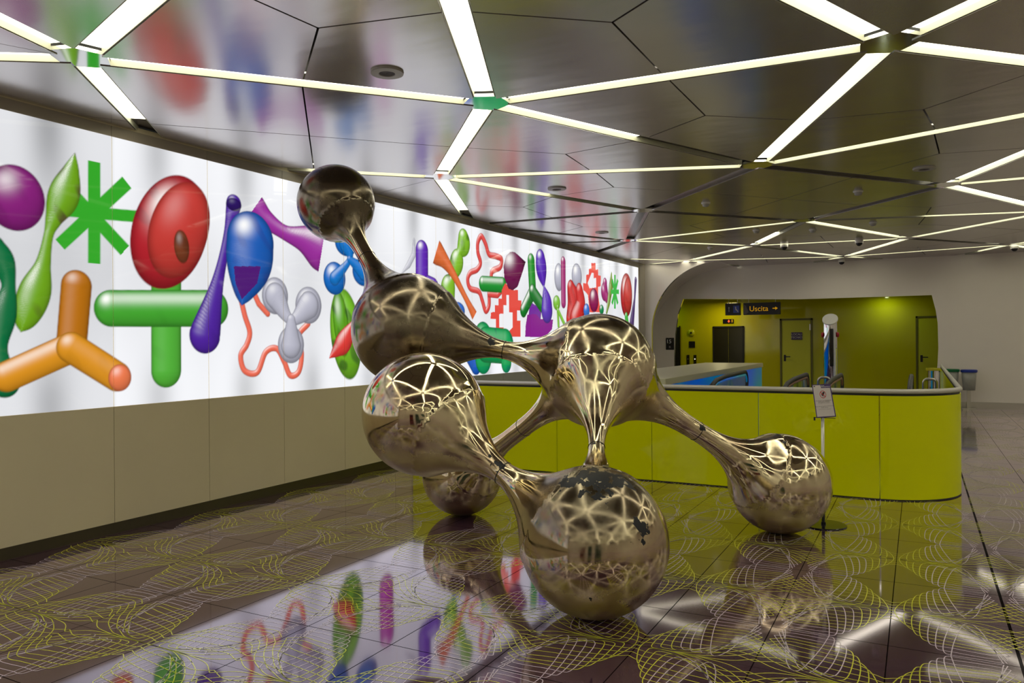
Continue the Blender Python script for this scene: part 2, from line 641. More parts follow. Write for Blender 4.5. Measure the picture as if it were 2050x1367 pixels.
# ---- mural wall: cladding below, skirting, fascia above
bm = bmesh.new()
y = 4.232 - 1.01 * 14
while y < 18.8:
    y1 = min(y + 1.01, 18.88)
    box(bm, XW - 0.04, XW, y + 0.0025, y1 - 0.0025, 0.097, 1.106)
    y += 1.01
box(bm, XW - 0.10, XW - 0.012, YFRONT, 18.9, 0.0, 3.6)
struct(obj('wall_left', bm, M['clad']))
bm = bmesh.new()
box(bm, XW - 0.09, XW - 0.006, YFRONT, 18.88, 0.0, 0.0975)
struct(obj('baseboard_left', bm, M['skirt']))
bm = bmesh.new()
y = 4.232 - 1.01 * 14
while y < 18.8:
    y1 = min(y + 1.01, 18.88)
    box(bm, XW - 0.035, XW - 0.004, y + 0.002, y1 - 0.002, 3.462, 3.555)
    y += 1.01
box(bm, XW - 0.035, XW + 0.004, 18.46, 18.9, 1.106, 3.555)
struct(obj('trim_1', bm, M['fascia']))

# ================================================================== BACKLIT MURAL (printed motifs, in wall coordinates y,z)


def WP(px, py):
    p = at_x(px, py, XW)
    return p[1], p[2]


def sv(px):
    return abs(WP(px, 600)[1] - WP(px, 601)[1])


def sh(px):
    return abs(WP(px + 0.5, 600)[0] - WP(px - 0.5, 600)[0])


MOT = []


def tubem(col, pts, rad, mode='v', flat=False, butt=False, hl=0.6, streak=0.5, alt=None, sub=0):
    P = np.array([WP(*p) for p in pts])
    R = np.array([r * (sv(p[0]) if mode == 'v' else sh(p[0])) for r, p in zip(rad if isinstance(rad, (list, tuple)) else [rad] * len(pts), pts)])
    if sub:
        PR = catmull(np.hstack([P, R[:, None]]), sub)
        P, R = PR[:, :2], np.maximum(PR[:, 2], 0.001)
    MOT.append(dict(k='t', c=col, P=P, R=R, flat=flat, butt=butt, hl=hl, st=streak, alt=alt))


def ellm(col, c, rh, rv, rot=0.0, hl=0.6, streak=0.5, alt=None):
    MOT.append(dict(k='e', c=col, P=np.array([WP(*c)]), a=rh * sh(c[0]), b=rv * sv(c[0]), rot=rot, hl=hl, st=streak, alt=alt))


def polym(col, pts, alt=None):
    MOT.append(dict(k='p', c=col, P=np.array([WP(*p) for p in pts]), alt=alt))


def Z1(x, y):
    return (x / 2.04, 180 + y / 2.04)


def Z2(x, y):
    return (600 + x / 2.929, 420 + y / 2.929)


MAG, GRN, LIME, RED, ORG = (150, 40, 135), (50, 160, 40), (120, 185, 30), (205, 55, 60), (225, 150, 35)
VIO, BLU, SIL, CORAL, EME, PNK = (85, 35, 160), (40, 110, 200), (190, 190, 205), (240, 110, 85), (15, 115, 65), (175, 50, 165)
# -- near panels
ellm((140, 35, 125), (30, 396), 62, 66, 0, hl=0.55, streak=0.4)
tubem(GRN, [Z1(385, 292), Z1(385, 708)], 12.5, 'h', flat=True)
tubem(GRN, [Z1(518, 378), Z1(245, 632)], 13, 'h', flat=True)
tubem(GRN, [Z1(270, 395), Z1(510, 655)], 13, 'h', flat=True)
tubem(GRN, [Z1(575, 518), Z1(240, 490)], 12, 'v', flat=True)
tubem((115, 170, 30), [(150, 307), (142, 345), (128, 392), (108, 438), (97, 472), (86, 530), (70, 585), (54, 630), (42, 664)], [1, 17, 31, 17, 10, 16, 33, 27, 1], 'h', hl=0.9, streak=1.0, sub=16, alt=(70, 20, 40))
tubem(EME, [Z1(-30, 640), Z1(10, 700), Z1(35, 800), Z1(15, 920), Z1(0, 1060), Z1(22, 1200)], [24, 24, 14, 25, 15, 28], 'v', hl=0.4, streak=1.2, sub=16, alt=(60, 20, 60))
tubem((190, 115, 20), [Z1(313, 800), Z1(292, 1052)], 31, 'h', hl=0.4, streak=0.2)
tubem(ORG, [Z1(292, 1052), Z1(30, 1170)], 31, 'v', hl=0.5, streak=0.2)
tubem(ORG, [Z1(292, 1052), Z1(478, 1170)], [31, 30], 'v', hl=0.5, streak=0.2, alt=None)
ellm((240, 125, 80), Z1(490, 1175), 23, 27, 0, hl=0.4, streak=0.0)
tubem((85, 180, 60), [Z1(680, 770), Z1(680, 1145)], 30, 'h', hl=0.25, streak=0.2)
tubem((70, 170, 50), [Z1(455, 892), Z1(872, 892)], 37, 'v', hl=0.95, streak=0.2)
ellm((185, 38, 48), Z1(700, 578), 72, 122, 0.42, hl=0.85, streak=0.5, alt=(90, 10, 40))
ellm((200, 62, 55), Z1(735, 570), 56, 104, 0.42, hl=0.15, streak=0.1)
ellm((120, 60, 35), Z1(742, 640), 15, 33, -0.1, hl=0.2, streak=0.8)
tubem((80, 35, 160), [Z1(955, 465), Z1(930, 600), Z1(890, 780), Z1(838, 1000)], [15, 9, 12, 31], 'h', hl=0.45, streak=0.3, sub=16)
ellm((45, 20, 100), Z1(955, 468), 15, 13, 0, hl=0.1)
tubem((160, 50, 160), [(512, 412), (535, 440), (571, 466), (610, 480), (645, 497)], [26, 20, 16, 28, 50], 'v', butt=True, hl=0.7, streak=0.3, sub=16)
tubem(CORAL, [(480, 588), (490, 631), (500, 665), (494, 690), (482, 712), (490, 742), (515, 745), (532, 705), (554, 698), (569, 724), (581, 751), (598, 744), (604, 709), (598, 672), (617, 648)], 6.5, 'v', hl=0.5, streak=0.1, sub=16)
tubem(CORAL, [(508, 585), (518, 608), (536, 628)], 6.5, 'v', hl=0.5, streak=0.1)
for c in ((551, 592), (618, 611), (583, 690)):
    ellm(SIL, c, 26, 37, 0, hl=0.9, streak=0.1, alt=(120, 120, 135))
tubem(SIL, [(551, 592), (583, 640), (618, 611)], [20, 8, 20], 'h', hl=0.4, streak=0.1, sub=16)
tubem(SIL, [(583, 640), (583, 690)], [8, 20], 'h', hl=0.4, streak=0.1)
tubem((30, 95, 185), [Z1(1025, 620), Z1(1020, 700), Z1(1000, 800), Z1(988, 875)], [47, 45, 24, 2], 'h', hl=0.9, streak=0.4, sub=16, alt=(40, 20, 100))
polym((75, 25, 110), [Z1(955, 720), Z1(1065, 720), Z1(1050, 790), Z1(988, 855), Z1(962, 790)])
ellm((120, 190, 40), (693, 669), 30, 92, -0.16, hl=0.25, streak=0.9, alt=(30, 60, 30))
ellm((95, 165, 30), (683, 648), 15, 66, -0.16, hl=0.5, streak=0.9, alt=(30, 60, 30))
for c, rv in (((670, 557), 33), ((693, 487), 26), ((728, 544), 29)):
    ellm((20, 110, 200), c, 22, rv, 0, hl=0.8, streak=0.9, alt=(15, 30, 120))
tubem((20, 120, 205), [(693, 487), (700, 519), (670, 557)], [14, 5, 10], 'h', hl=0.3, sub=16)
tubem((20, 120, 205), [(700, 519), (728, 544)], [5, 12], 'h', hl=0.3)
tubem((225, 60, 55), [(660, 716), (678, 697), (690, 682), (706, 648)], [1, 11, 15, 4], 'h', hl=0.5, streak=0.6, sub=16)
# -- middle panels
tubem((205, 205, 215), [(829, 480), (828, 510), (818, 530), (805, 546)], [2, 4, 4, 1], 'h', hl=0.3)
tubem((100, 40, 185), [Z2(717, 240), Z2(717, 430), Z2(780, 460)], 12.5, 'h', hl=0.9, streak=0.1)
tubem((135, 195, 45), [Z2(960, 165), Z2(962, 205), Z2(935, 255), Z2(920, 310), Z2(895, 400), Z2(870, 460), Z2(888, 525)], [10, 12, 6, 13, 6, 14, 7], 'h', hl=0.8, streak=1.0, sub=16, alt=(50, 90, 20))
tubem((225, 110, 55), [Z2(800, 245), Z2(850, 300), Z2(905, 385), Z2(975, 520), Z2(1025, 620)], [15, 9, 5.5, 4, 6], 'h', butt=True, hl=0.5, streak=0.3, sub=16)
tubem((225, 75, 70), [Z2(1110, 490), Z2(1110, 560), Z2(1090, 592), Z2(1070, 530), Z2(1050, 480), Z2(1000, 460), Z2(985, 410), Z2(1000, 370), Z2(1040, 350), Z2(1060, 310), Z2(1045, 250), Z2(1045, 190), Z2(1065, 155), Z2(1090, 200), Z2(1110, 260), Z2(1150, 272), Z2(1183, 290), Z2(1175, 335), Z2(1130, 360), Z2(1122, 400)], 3.2, 'h', hl=0.5, streak=0.1, sub=16)
tubem((225, 75, 70), [Z2(1110, 495), Z2(1160, 500), Z2(1190, 465)], 3.2, 'h', hl=0.4)
tubem((25, 150, 50), [Z2(1075, 433), Z2(1190, 440)], [16, 16], 'v', hl=0.95, streak=0.5)
polym((220, 75, 65), [Z2(*q) for q in ((1205, 430), (1255, 470), (1280, 470), (1280, 530), (1300, 530), (1300, 590), (1275, 590), (1275, 650), (1295, 650), (1295, 745), (1180, 745), (1150, 700), (1150, 640), (1120, 640), (1120, 600), (1145, 600), (1145, 560), (1165, 560), (1165, 520), (1185, 520), (1185, 470))])
polym((232, 232, 236), [Z2(*q) for q in ((1212, 500), (1228, 500), (1228, 600), (1248, 600), (1248, 690), (1210, 730), (1195, 690), (1170, 690), (1170, 610), (1195, 610), (1195, 560), (1212, 560))])
polym((115, 25, 80), [Z2(*q) for q in ((1210, 270), (1235, 246), (1262, 248), (1325, 305), (1305, 370), (1278, 450), (1250, 472), (1225, 462), (1200, 400), (1195, 330))], alt='ball')
tubem((110, 40, 150), [Z2(1385, 560), Z2(1375, 660)], [12, 12], 'h', flat=True)
polym((130, 25, 135), [Z2(*q) for q in ((1335, 615), (1385, 610), (1410, 640), (1485, 645), (1480, 700), (1440, 745), (1322, 745), (1325, 680))])
tubem((35, 150, 45), [Z2(1357, 300), Z2(1366, 480)], [7, 7], 'h', hl=0.7, streak=0.1)
tubem((20, 125, 45), [Z2(1366, 480), Z2(1312, 590)], [7, 6.5], 'h', hl=0.9, streak=0.6)
tubem((20, 125, 45), [Z2(1366, 480), Z2(1420, 560)], [7, 6.5], 'h', hl=0.9, streak=0.6)
tubem((90, 40, 185), [Z2(1412, 290), Z2(1418, 350), Z2(1432, 450)], [9, 10, 1.2], 'h', hl=0.9, streak=0.1, sub=16)
tubem((90, 40, 185), [Z2(1432, 450), Z2(1448, 540), Z2(1450, 590)], [1.2, 9, 11], 'h', hl=0.9, streak=0.1, sub=16)
ellm((130, 195, 60), Z2(1507, 545), 7, 15, 0, hl=0.5)
tubem((130, 195, 60), [Z2(1512, 570), Z2(1518, 680)], 2, 'h')
tubem((130, 195, 60), [Z2(1515, 590), Z2(1552, 670)], 2, 'h')
ellm(SIL, Z2(1520, 395), 9, 28, 0, hl=0.9, streak=0.0)
tubem((170, 50, 120), [Z2(1545, 305), Z2(1547, 545)], 4.6, 'h', hl=0.8, streak=0.1)
ellm(SIL, Z2(1625, 390), 10, 26, 0, hl=0.9, streak=0.0)
tubem((210, 45, 45), [Z2(1590, 460), Z2(1610, 560), Z2(1590, 640)], [7, 13, 9], 'h', hl=0.4, streak=0.6, sub=16, alt=(110, 15, 25))
tubem((210, 45, 45), [Z2(1640, 480), Z2(1648, 560), Z2(1620, 650)], [7, 9, 12], 'h', hl=0.4, streak=0.6, sub=16, alt=(110, 15, 25))
# -- far panels
polym((225, 85, 75), [Z2(*q) for q in ((1710, 312), (1735, 312), (1735, 350), (1750, 350), (1750, 385), (1765, 385), (1765, 450), (1750, 450), (1750, 500), (1765, 600), (1700, 600), (1690, 500), (1675, 480), (1662, 470), (1662, 430), (1680, 430), (1680, 380), (1695, 380), (1695, 345), (1710, 345))])
polym((232, 232, 236), [Z2(*q) for q in ((1712, 370), (1724, 370), (1724, 400), (1738, 400), (1738, 455), (1700, 460), (1688, 430), (1700, 400))])
ellm((150, 30, 90), Z2(1725, 530), 9, 24, 0, hl=0.8, streak=0.2)
tubem((170, 45, 120), [Z2(1790, 430), Z2(1788, 480), Z2(1800, 515)], [4, 7, 4], 'h', hl=0.7)
ellm((20, 140, 80), Z2(1770, 585), 4.5, 10, 0, hl=0.8)
ellm((60, 120, 210), Z2(1682, 590), 6, 14, 0, hl=0.6)
tubem((130, 160, 60), [Z2(1828, 372), Z2(1825, 450), Z2(1812, 540), Z2(1800, 600)], [1, 4, 3, 1.5], 'h', hl=0.7, streak=0.9, alt=(60, 40, 40))
for a in range(4):
    s_, c_ = math.sin(a * PI / 4), math.cos(a * PI / 4)
    tubem((60, 175, 70), [(1231 - 8 * s_, 584 - 34 * c_), (1231 + 8 * s_, 584 + 34 * c_)], 1.6, 'h', flat=True)
ellm((190, 45, 50), Z2(1916, 500), 11.5, 44, 0.05, hl=0.8, streak=0.5, alt=(90, 10, 30))
ellm((200, 60, 55), Z2(1924, 500), 8, 36, 0.05, hl=0.1)
tubem((75, 50, 110), [Z2(1970, 412), Z2(1964, 520), Z2(1948, 660)], [2.2, 1.5, 4.2], 'h', hl=0.3)
tubem((60, 180, 60), [Z2(1915, 625), Z2(1925, 700)], 3, 'h')
# -- motifs low on the wall, seen between the balls
ellm((50, 110, 205), Z2(925, 592), 15, 18, 0, hl=0.6)
tubem((35, 95, 195), [Z2(985, 790), Z2(1035, 905)], [14, 11], 'h', hl=0.3)
tubem((25, 165, 90), [Z2(1075, 760), Z2(1078, 870)], [18, 16], 'h', hl=0.2, streak=0.9, alt=(20, 100, 80))
tubem((25, 165, 90), [Z2(1090, 790), Z2(1205, 800), Z2(1212, 895)], [18, 17, 10], 'h', hl=0.2, streak=0.9, alt=(20, 100, 80))
tubem((190, 60, 170), [(770, 600), (770, 700)], [14, 14], 'h', hl=0.6)


def lin(c):
    return np.array(srgb(*c)[:3])


def inside_poly(P, Y, Z):
    ins = np.zeros(Y.shape, bool)
    n = len(P)
    for i in range(n):
        y0, z0 = P[i]
        y1, z1 = P[(i + 1) % n]
        c = ((z0 > Z) != (z1 > Z))
        with np.errstate(divide='ignore', invalid='ignore'):
            xx = (y1 - y0) * (Z - z0) / (z1 - z0 + 1e-12) + y0
        ins ^= c & (Y < xx)
    return ins


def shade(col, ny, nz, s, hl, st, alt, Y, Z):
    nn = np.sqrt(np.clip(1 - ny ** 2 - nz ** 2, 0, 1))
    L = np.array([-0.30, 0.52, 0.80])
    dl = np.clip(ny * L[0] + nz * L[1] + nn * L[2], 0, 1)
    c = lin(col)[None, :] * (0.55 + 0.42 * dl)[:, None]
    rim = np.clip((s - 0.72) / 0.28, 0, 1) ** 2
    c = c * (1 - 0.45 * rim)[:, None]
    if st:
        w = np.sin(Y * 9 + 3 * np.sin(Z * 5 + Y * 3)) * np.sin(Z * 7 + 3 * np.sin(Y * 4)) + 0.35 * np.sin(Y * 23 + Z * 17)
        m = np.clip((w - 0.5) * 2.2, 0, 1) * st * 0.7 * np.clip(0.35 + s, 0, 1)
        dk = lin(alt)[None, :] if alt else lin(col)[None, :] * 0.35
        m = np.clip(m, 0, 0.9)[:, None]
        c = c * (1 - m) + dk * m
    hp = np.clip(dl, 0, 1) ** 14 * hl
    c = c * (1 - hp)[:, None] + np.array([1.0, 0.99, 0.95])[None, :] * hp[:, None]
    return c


def paint(Y, Z, shift=0.0, C=None):
    Yq = Y + shift
    for m in MOT:
        P = m['P']
        if m['k'] == 't':
            rm = m['R'].max() + 0.03
            sel = np.where((Yq > P[:, 0].min() - rm) & (Yq < P[:, 0].max() + rm) & (Z > P[:, 1].min() - rm) & (Z < P[:, 1].max() + rm))[0]
            if not len(sel):
                continue
            y, z = Yq[sel], Z[sel]
            best = np.full(len(sel), 1e9)
            by = np.zeros(len(sel)); bz = np.zeros(len(sel)); br = np.ones(len(sel))
            for i in range(len(P) - 1):
                a, b = P[i], P[i + 1]
                d = b - a
                t = ((y - a[0]) * d[0] + (z - a[1]) * d[1]) / max(d @ d, 1e-9)
                ok = (t >= 0) & (t <= 1)
                if m['butt'] and not m['flat']:
                    ok = (t >= 0) if i == 0 else (t <= 1)
                t = np.clip(t, 0, 1)
                r = m['R'][i] * (1 - t) + m['R'][i + 1] * t
                ey, ez = y - (a[0] + t * d[0]), z - (a[1] + t * d[1])
                ds = np.hypot(ey, ez) - r
                if m['flat'] or (m['butt'] and i in (0, len(P) - 2)):
                    ds = np.where(ok, ds, 1e9)
                q = ds < best
                best = np.where(q, ds, best)
                by = np.where(q, ey / r, by); bz = np.where(q, ez / r, bz); br = np.where(q, r, br)
            if m['butt']:
                for e0, e1 in ((0, 1), (-1, -2)):
                    dv = (P[e0] - P[e1]) / np.linalg.norm(P[e0] - P[e1])
                    far = ((y - P[e0][0]) * dv[0] + (z - P[e0][1]) * dv[1] > 0) & (np.hypot(y - P[e0][0], z - P[e0][1]) < 1.6 * m['R'][e0] + 0.05)
                    best = np.where(far, 1e9, best)
            a = np.clip(0.5 - best / 0.012, 0, 1)
            s = np.hypot(by, bz)
            k = np.clip(s, 1, None)
            if m['flat']:
                c = np.repeat(lin(m['c'])[None, :], len(sel), 0)
            else:
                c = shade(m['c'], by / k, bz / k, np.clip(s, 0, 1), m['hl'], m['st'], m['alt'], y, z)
        elif m['k'] == 'e':
            rm = max(m['a'], m['b']) + 0.03
            sel = np.where((abs(Yq - P[0, 0]) < rm) & (abs(Z - P[0, 1]) < rm))[0]
            if not len(sel):
                continue
            y, z = Yq[sel] - P[0, 0], Z[sel] - P[0, 1]
            cr, sr = math.cos(m['rot']), math.sin(m['rot'])
            u, v = y * cr - z * sr, y * sr + z * cr
            s = np.hypot(u / m['a'], v / m['b'])
            a = np.clip(0.5 + (1 - s) * min(m['a'], m['b']) / 0.012, 0, 1)
            k = np.clip(s, 1, None)
            nu, nv = u / m['a'] / k, v / m['b'] / k
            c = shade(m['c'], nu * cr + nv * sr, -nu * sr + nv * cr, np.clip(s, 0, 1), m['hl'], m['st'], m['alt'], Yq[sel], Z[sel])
        else:
            sel = np.where((Yq > P[:, 0].min()) & (Yq < P[:, 0].max()) & (Z > P[:, 1].min()) & (Z < P[:, 1].max()))[0]
            if not len(sel):
                continue
            a = inside_poly(P, Yq[sel], Z[sel]).astype(float)
            if m['alt'] == 'ball':
                c0 = P.mean(0)
                rr = np.ptp(P, axis=0) / 2 * 1.1
                ny, nz = (Yq[sel] - c0[0]) / rr[0], (Z[sel] - c0[1]) / rr[1]
                s = np.hypot(ny, nz)
                k = np.clip(s, 1, None)
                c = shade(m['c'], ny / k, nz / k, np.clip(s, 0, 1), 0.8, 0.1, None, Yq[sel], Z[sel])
            else:
                c = np.repeat(lin(m['c'])[None, :], len(sel), 0)
        C[sel] = C[sel] * (1 - a)[:, None] + c * a[:, None]


mural = thing('backlit_mural', 'long backlit white wall mural printed with glossy coloured blobs, stars and balls', 'mural', (XW, 8, 1.106))
mural_base = Vector((XW, 8, 1.106))
z0m, z1m = 1.106, 3.462
k = -12
while True:
    ya = 4.232 + 1.01 * k
    yb = min(ya + 1.01, 18.44)
    if ya > 18.3:
        break
    k += 1
    vis = yb > 3.2
    st = 0.0075 if ya < 6.5 and vis else (0.0105 if ya < 12 and vis else (0.014 if vis else 0.035))
    ny_ = max(2, int((yb - ya) / st)) + 1
    nz_ = int((z1m - z0m) / st) + 1
    gy = np.linspace(ya + 0.003, yb - 0.003, ny_)
    gz = np.linspace(z0m + 0.002, z1m - 0.002, nz_)
    Yg, Zg = [a.ravel() for a in np.meshgrid(gy, gz, indexing='ij')]
    u = (Yg - ya) / 1.01
    zz = (Zg - z0m) / (z1m - z0m)
    # uneven backlight painted into the print colour as greyer bands
    lum = 0.90 - 0.16 * np.exp(-((u - 0.45) / 0.16) ** 2) * (np.exp(-((zz - 0.98) / 0.22) ** 2) + 0.8 * np.exp(-((zz - 0.02) / 0.16) ** 2)) * 2.2 \
        - 0.12 * np.exp(-((zz - 0.5) / 0.25) ** 2) + 0.02 * np.sin(9 * Yg + 2.0)
    lum = lum - 0.16 * np.clip((4.26 - Yg) / 0.04, 0, 1) - 0.05 * np.exp(-((Yg - 6.6) / 0.5) ** 2)
    C = np.stack([lum * 0.955, lum * 0.965, lum * 1.0], 1)
    if vis:
        paint(Yg, Zg, 0.0, C)
    for sft in (7.3, 14.6):
        if yb + sft > 3.2 and yb + sft < 11 and ya < 3.3:
            paint(Yg, Zg, sft, C)
    C = np.clip(C, 0, 1)
    I = np.arange(ny_ * nz_).reshape(ny_, nz_)
    Q = np.stack([I[:-1, :-1].ravel(), I[1:, :-1].ravel(), I[1:, 1:].ravel(), I[:-1, 1:].ravel()], 1)
    V = np.stack([np.zeros(len(Yg)), Yg - mural_base[1], Zg - mural_base[2]], 1)
    me = np_mesh('panel', V, Q)
    at = me.color_attributes.new('print', 'FLOAT_COLOR', 'POINT')
    at.data.foreach_set('color', np.hstack([C, np.ones((len(C), 1))]).astype(np.float32).ravel())
    link_mesh('panel', me, M['mural'], mural)

# ================================================================== CEILING
T1, T2 = np.array([3.4, 5.5]), np.array([-3.4, 5.44])
BASE = {'A': (-4.96, 3.17), 'B': (-3.07, 5.35), 'C': (-0.16, 5.55), 'D': (-4.93, 7.48)}
SNAP = [('A', -4.96, 3.17), ('B', -3.07, 5.35), ('C', -.16, 5.55), ('D', -4.93, 7.48), ('E', -1.57, 8.73), ('F', .31, 11.04), ('G', -3.59, 10.94),
        ('H', -4.93, 14.11), ('I', -1.63, 13.2), ('J', -3.02, 16.19), ('K', -.18, 16.56), ('L', -1.53, 19.53), ('M', 1.67, 18.85)]
MOVE = {('D', 0, -1): (-1.62, 2.14), ('A', 1, -1): (2.1, 3.48), ('C', -1, 0): (-4.0, 0.05), ('D', -1, 0): (-7.9, 1.2)}
nodes, names = {}, {}
for b in 'ABCD':
    for p in range(-5, 6):
        for q in range(-5, 6):
            c = np.array(BASE[b]) + p * T1 + q * T2
            for nm, x, y in SNAP:
                if math.hypot(c[0] - x, c[1] - y) < 0.5:
                    c = np.array([x, y])
                    names[(b, p, q)] = nm
            c = np.array(MOVE.get((b, p, q), c))
            if -11 < c[0] < 14 and -13 < c[1] < 25:
                nodes[(b, p, q)] = c
EDG = [('A', 'B', 0, 0), ('B', 'C', 0, 0), ('B', 'D', 0, 0), ('D', 'A', 1, 0), ('B', 'A', 1, 0), ('C', 'A', 1, 0), ('A', 'C', -1, 1), ('D', 'C', 0, 1),
       ('A', 'D', 0, -1), ('C', 'D', 1, -1), ('D', 'B', 0, 1)]
edges = set()
for (b, p, q) in nodes:
    for (s, t, dp, dq) in EDG:
        if s == b and (t, p + dp, q + dq) in nodes:
            edges.add(((b, p, q), (t, p + dp, q + dq)))
# faces of the net: walk neighbours by angle
adj = {k: [] for k in nodes}
for a, b in edges:
    adj[a].append(b)
    adj[b].append(a)
for k_ in adj:
    adj[k_].sort(key=lambda n: math.atan2(*(nodes[n] - nodes[k_])[::-1]))
faces, seen = [], set()
for a in nodes:
    for b in adj[a]:
        if (a, b) in seen:
            continue
        loop, u_, v_ = [], a, b
        ok = True
        while (u_, v_) not in seen:
            seen.add((u_, v_))
            loop.append(u_)
            L_ = adj[v_]
            i = L_.index(u_)
            u_, v_ = v_, L_[(i - 1) % len(L_)]
            if len(loop) > 8:
                ok = False
                break
        if ok and 3 <= len(loop) <= 5:
            ar = 0.5 * sum(nodes[loop[i]][0] * nodes[loop[(i + 1) % len(loop)]][1] - nodes[loop[(i + 1) % len(loop)]][0] * nodes[loop[i]][1] for i in range(len(loop)))
            if ar > 0:
                faces.append(loop)


def is_strip(a, b):
    if {a, b} == {('A', 0, 0), ('B', -1, 0)}:
        return False
    ty = (a[0], b[0])
    if set(ty) == {'A', 'D'}:
        A_, D_ = (a, b) if a[0] == 'A' else (b, a)
        if (D_[1] - A_[1], D_[2] - A_[2]) == (0, -1) and names.get(D_) == 'D':
            return False
    return True


SW = 0.085   # half width of a light channel


def clip_poly(P, nx, ny_, d):   # keep nx*x+ny*y >= d
    out = []
    n = len(P)
    for i in range(n):
        a, b = P[i], P[(i + 1) % n]
        da, db = nx * a[0] + ny_ * a[1] - d, nx * b[0] + ny_ * b[1] - d
        if da >= 0:
            out.append(a)
        if (da >= 0) != (db >= 0):
            t = da / (da - db)
            out.append((a[0] + (b[0] - a[0]) * t, a[1] + (b[1] - a[1]) * t))
    return out


def room_clip(P):
    for c in ((1, 0, XW - 0.03), (-1, 0, -XR), (0, 1, YFRONT), (0, -1, -20.62)):
        P = clip_poly(P, *c)
        if len(P) < 3:
            return []
    return P


bm = bmesh.new()
corner_d = {}
for f in faces:
    n = len(f)
    P = [nodes[k_] for k_ in f]
    off = [SW if is_strip(f[i], f[(i + 1) % n]) else 0.0 for i in range(n)]
    ins = []
    for i in range(n):
        p0, p1, p2 = P[i - 1], P[i], P[(i + 1) % n]
        d1 = (p1 - p0) / np.linalg.norm(p1 - p0)
        d2 = (p2 - p1) / np.linalg.norm(p2 - p1)
        n1, n2 = np.array([-d1[1], d1[0]]), np.array([-d2[1], d2[0]])
        A_ = np.array([n1, n2])
        ins.append(np.linalg.solve(A_, np.array([n1 @ p1 + off[i - 1], n2 @ p1 + off[i]])))
    cen = sum(P) / n
    for i in range(n):
        m0 = (ins[i - 1] + ins[i]) / 2
        m1 = (ins[i] + ins[(i + 1) % n]) / 2
        kite = [cen, m0, ins[i], m1]
        kc = sum(kite) / 4
        kite = [tuple(q + (kc - q) / np.linalg.norm(kc - q) * 0.009) for q in kite]
        kite = room_clip(kite)
        if len(kite) >= 3:
            prism(bm, kite, ZC, ZC + 0.05)
ceil = struct(obj('ceiling', bm, M['ceil']))
bm = bmesh.new()
box(bm, XW - 0.1, XR, YFRONT, 20.7, ZC + 0.12, ZC + 0.2)
obj('upper_slab', bm, M['ceil_void'], ceil)

HUBD = 0.17
# hub plates: mirror metal stars where the channels meet
bm = bmesh.new()
for k_, c in nodes.items():
    if not (XW + 0.15 < c[0] < XR and YFRONT < c[1] < 20.4):
        continue
    pts = []
    for nb in adj[k_]:
        if not is_strip(k_, nb):
            continue
        d = nodes[nb] - c
        d = d / np.linalg.norm(d)
        nn = np.array([-d[1], d[0]])
        pts += [tuple(c + d * HUBD - nn * SW), tuple(c + d * HUBD + nn * SW)]
    if len(pts) >= 6:
        pts = room_clip(pts)
        if len(pts) >= 3:
            prism(bm, pts, ZC + 0.006, ZC + 0.03)
struct(obj('trim_2', bm, M['hub']))

DESC = {'A': 'upper-left junction', 'B': 'top-centre junction', 'C': 'top-right junction', 'D': 'junction right of the topmost ball', 'E': 'junction right of centre',
        'F': 'right-hand junction', 'G': 'mid-mural junction', 'H': 'far-mural junction', 'I': 'junction above the exit sign',
        'J': 'left dome camera\'s junction', 'K': 'right dome camera\'s junction', 'L': 'lowest dome camera\'s junction', 'M': 'farthest right junction'}
WALK = {('A', -4.0, 0.05): 'to the left edge, upper one', ('A', -1.7, 2.3): 'up to the top edge, widest of all', ('A', -7.9, 1.2): 'to the left edge, lower one',
        ('A', -7.0, 5.5): 'down to the mural wall', ('B', -1.5, 2.0): 'up to the top edge', ('C', -1.5, 2.0): 'up and left to the top edge', ('C', 1.8, 3.2): 'up and right to the top edge',
        ('C', 1.9, 7.5): 'to the right edge', ('D', -7.0, 5.5): 'left behind the ball', ('D', -6.5, 10.8): 'down to the mural wall', ('E', 1.9, 7.5): 'to the right edge',
        ('F', 1.9, 7.5): 'up to the right edge', ('F', 3.2, 11.0): 'level to the right edge', ('F', 1.8, 14.2): 'down to the right edge', ('G', -6.5, 10.8): 'to the mural wall',
        ('H', -6.5, 10.8): 'along the mural, upper one', ('H', -8.3, 12.9): 'to the mural, middle one', ('H', -7.0, 16.4): 'down to the mural, lowest one', ('I', 1.8, 14.2): 'to the right edge',
        ('K', 1.8, 14.2): 'up to the right edge', ('J', -4.9, 18.4): 'down and left', ('L', -4.9, 18.4): 'level to the left', ('L', 0.3, 21.8): 'rightward to the end wall', ('L', -3.6, 21.9): 'leftward to the end wall',
        ('M', 3.7, 16.4): 'off the right edge', ('M', 5.2, 19.7): 'rightward beyond the edge', ('M', 0.3, 21.8): 'leftward to the end wall', ('M', 3.2, 22.0): 'to the end wall, rightward'}
STATE = {('E', 'F'): 'off', ('B', 'E'): 'half', ('D', 'G'): 'half', ('G', 'I'): 'off', ('E', 'G'): 'off', ('G', 'H'): 'off', ('F', 'I'): 'off', ('I', 'J'): 'halfr',
         ('K', 'M'): 'off', ('J', 'L'): 'halfr'}
cnt = {}
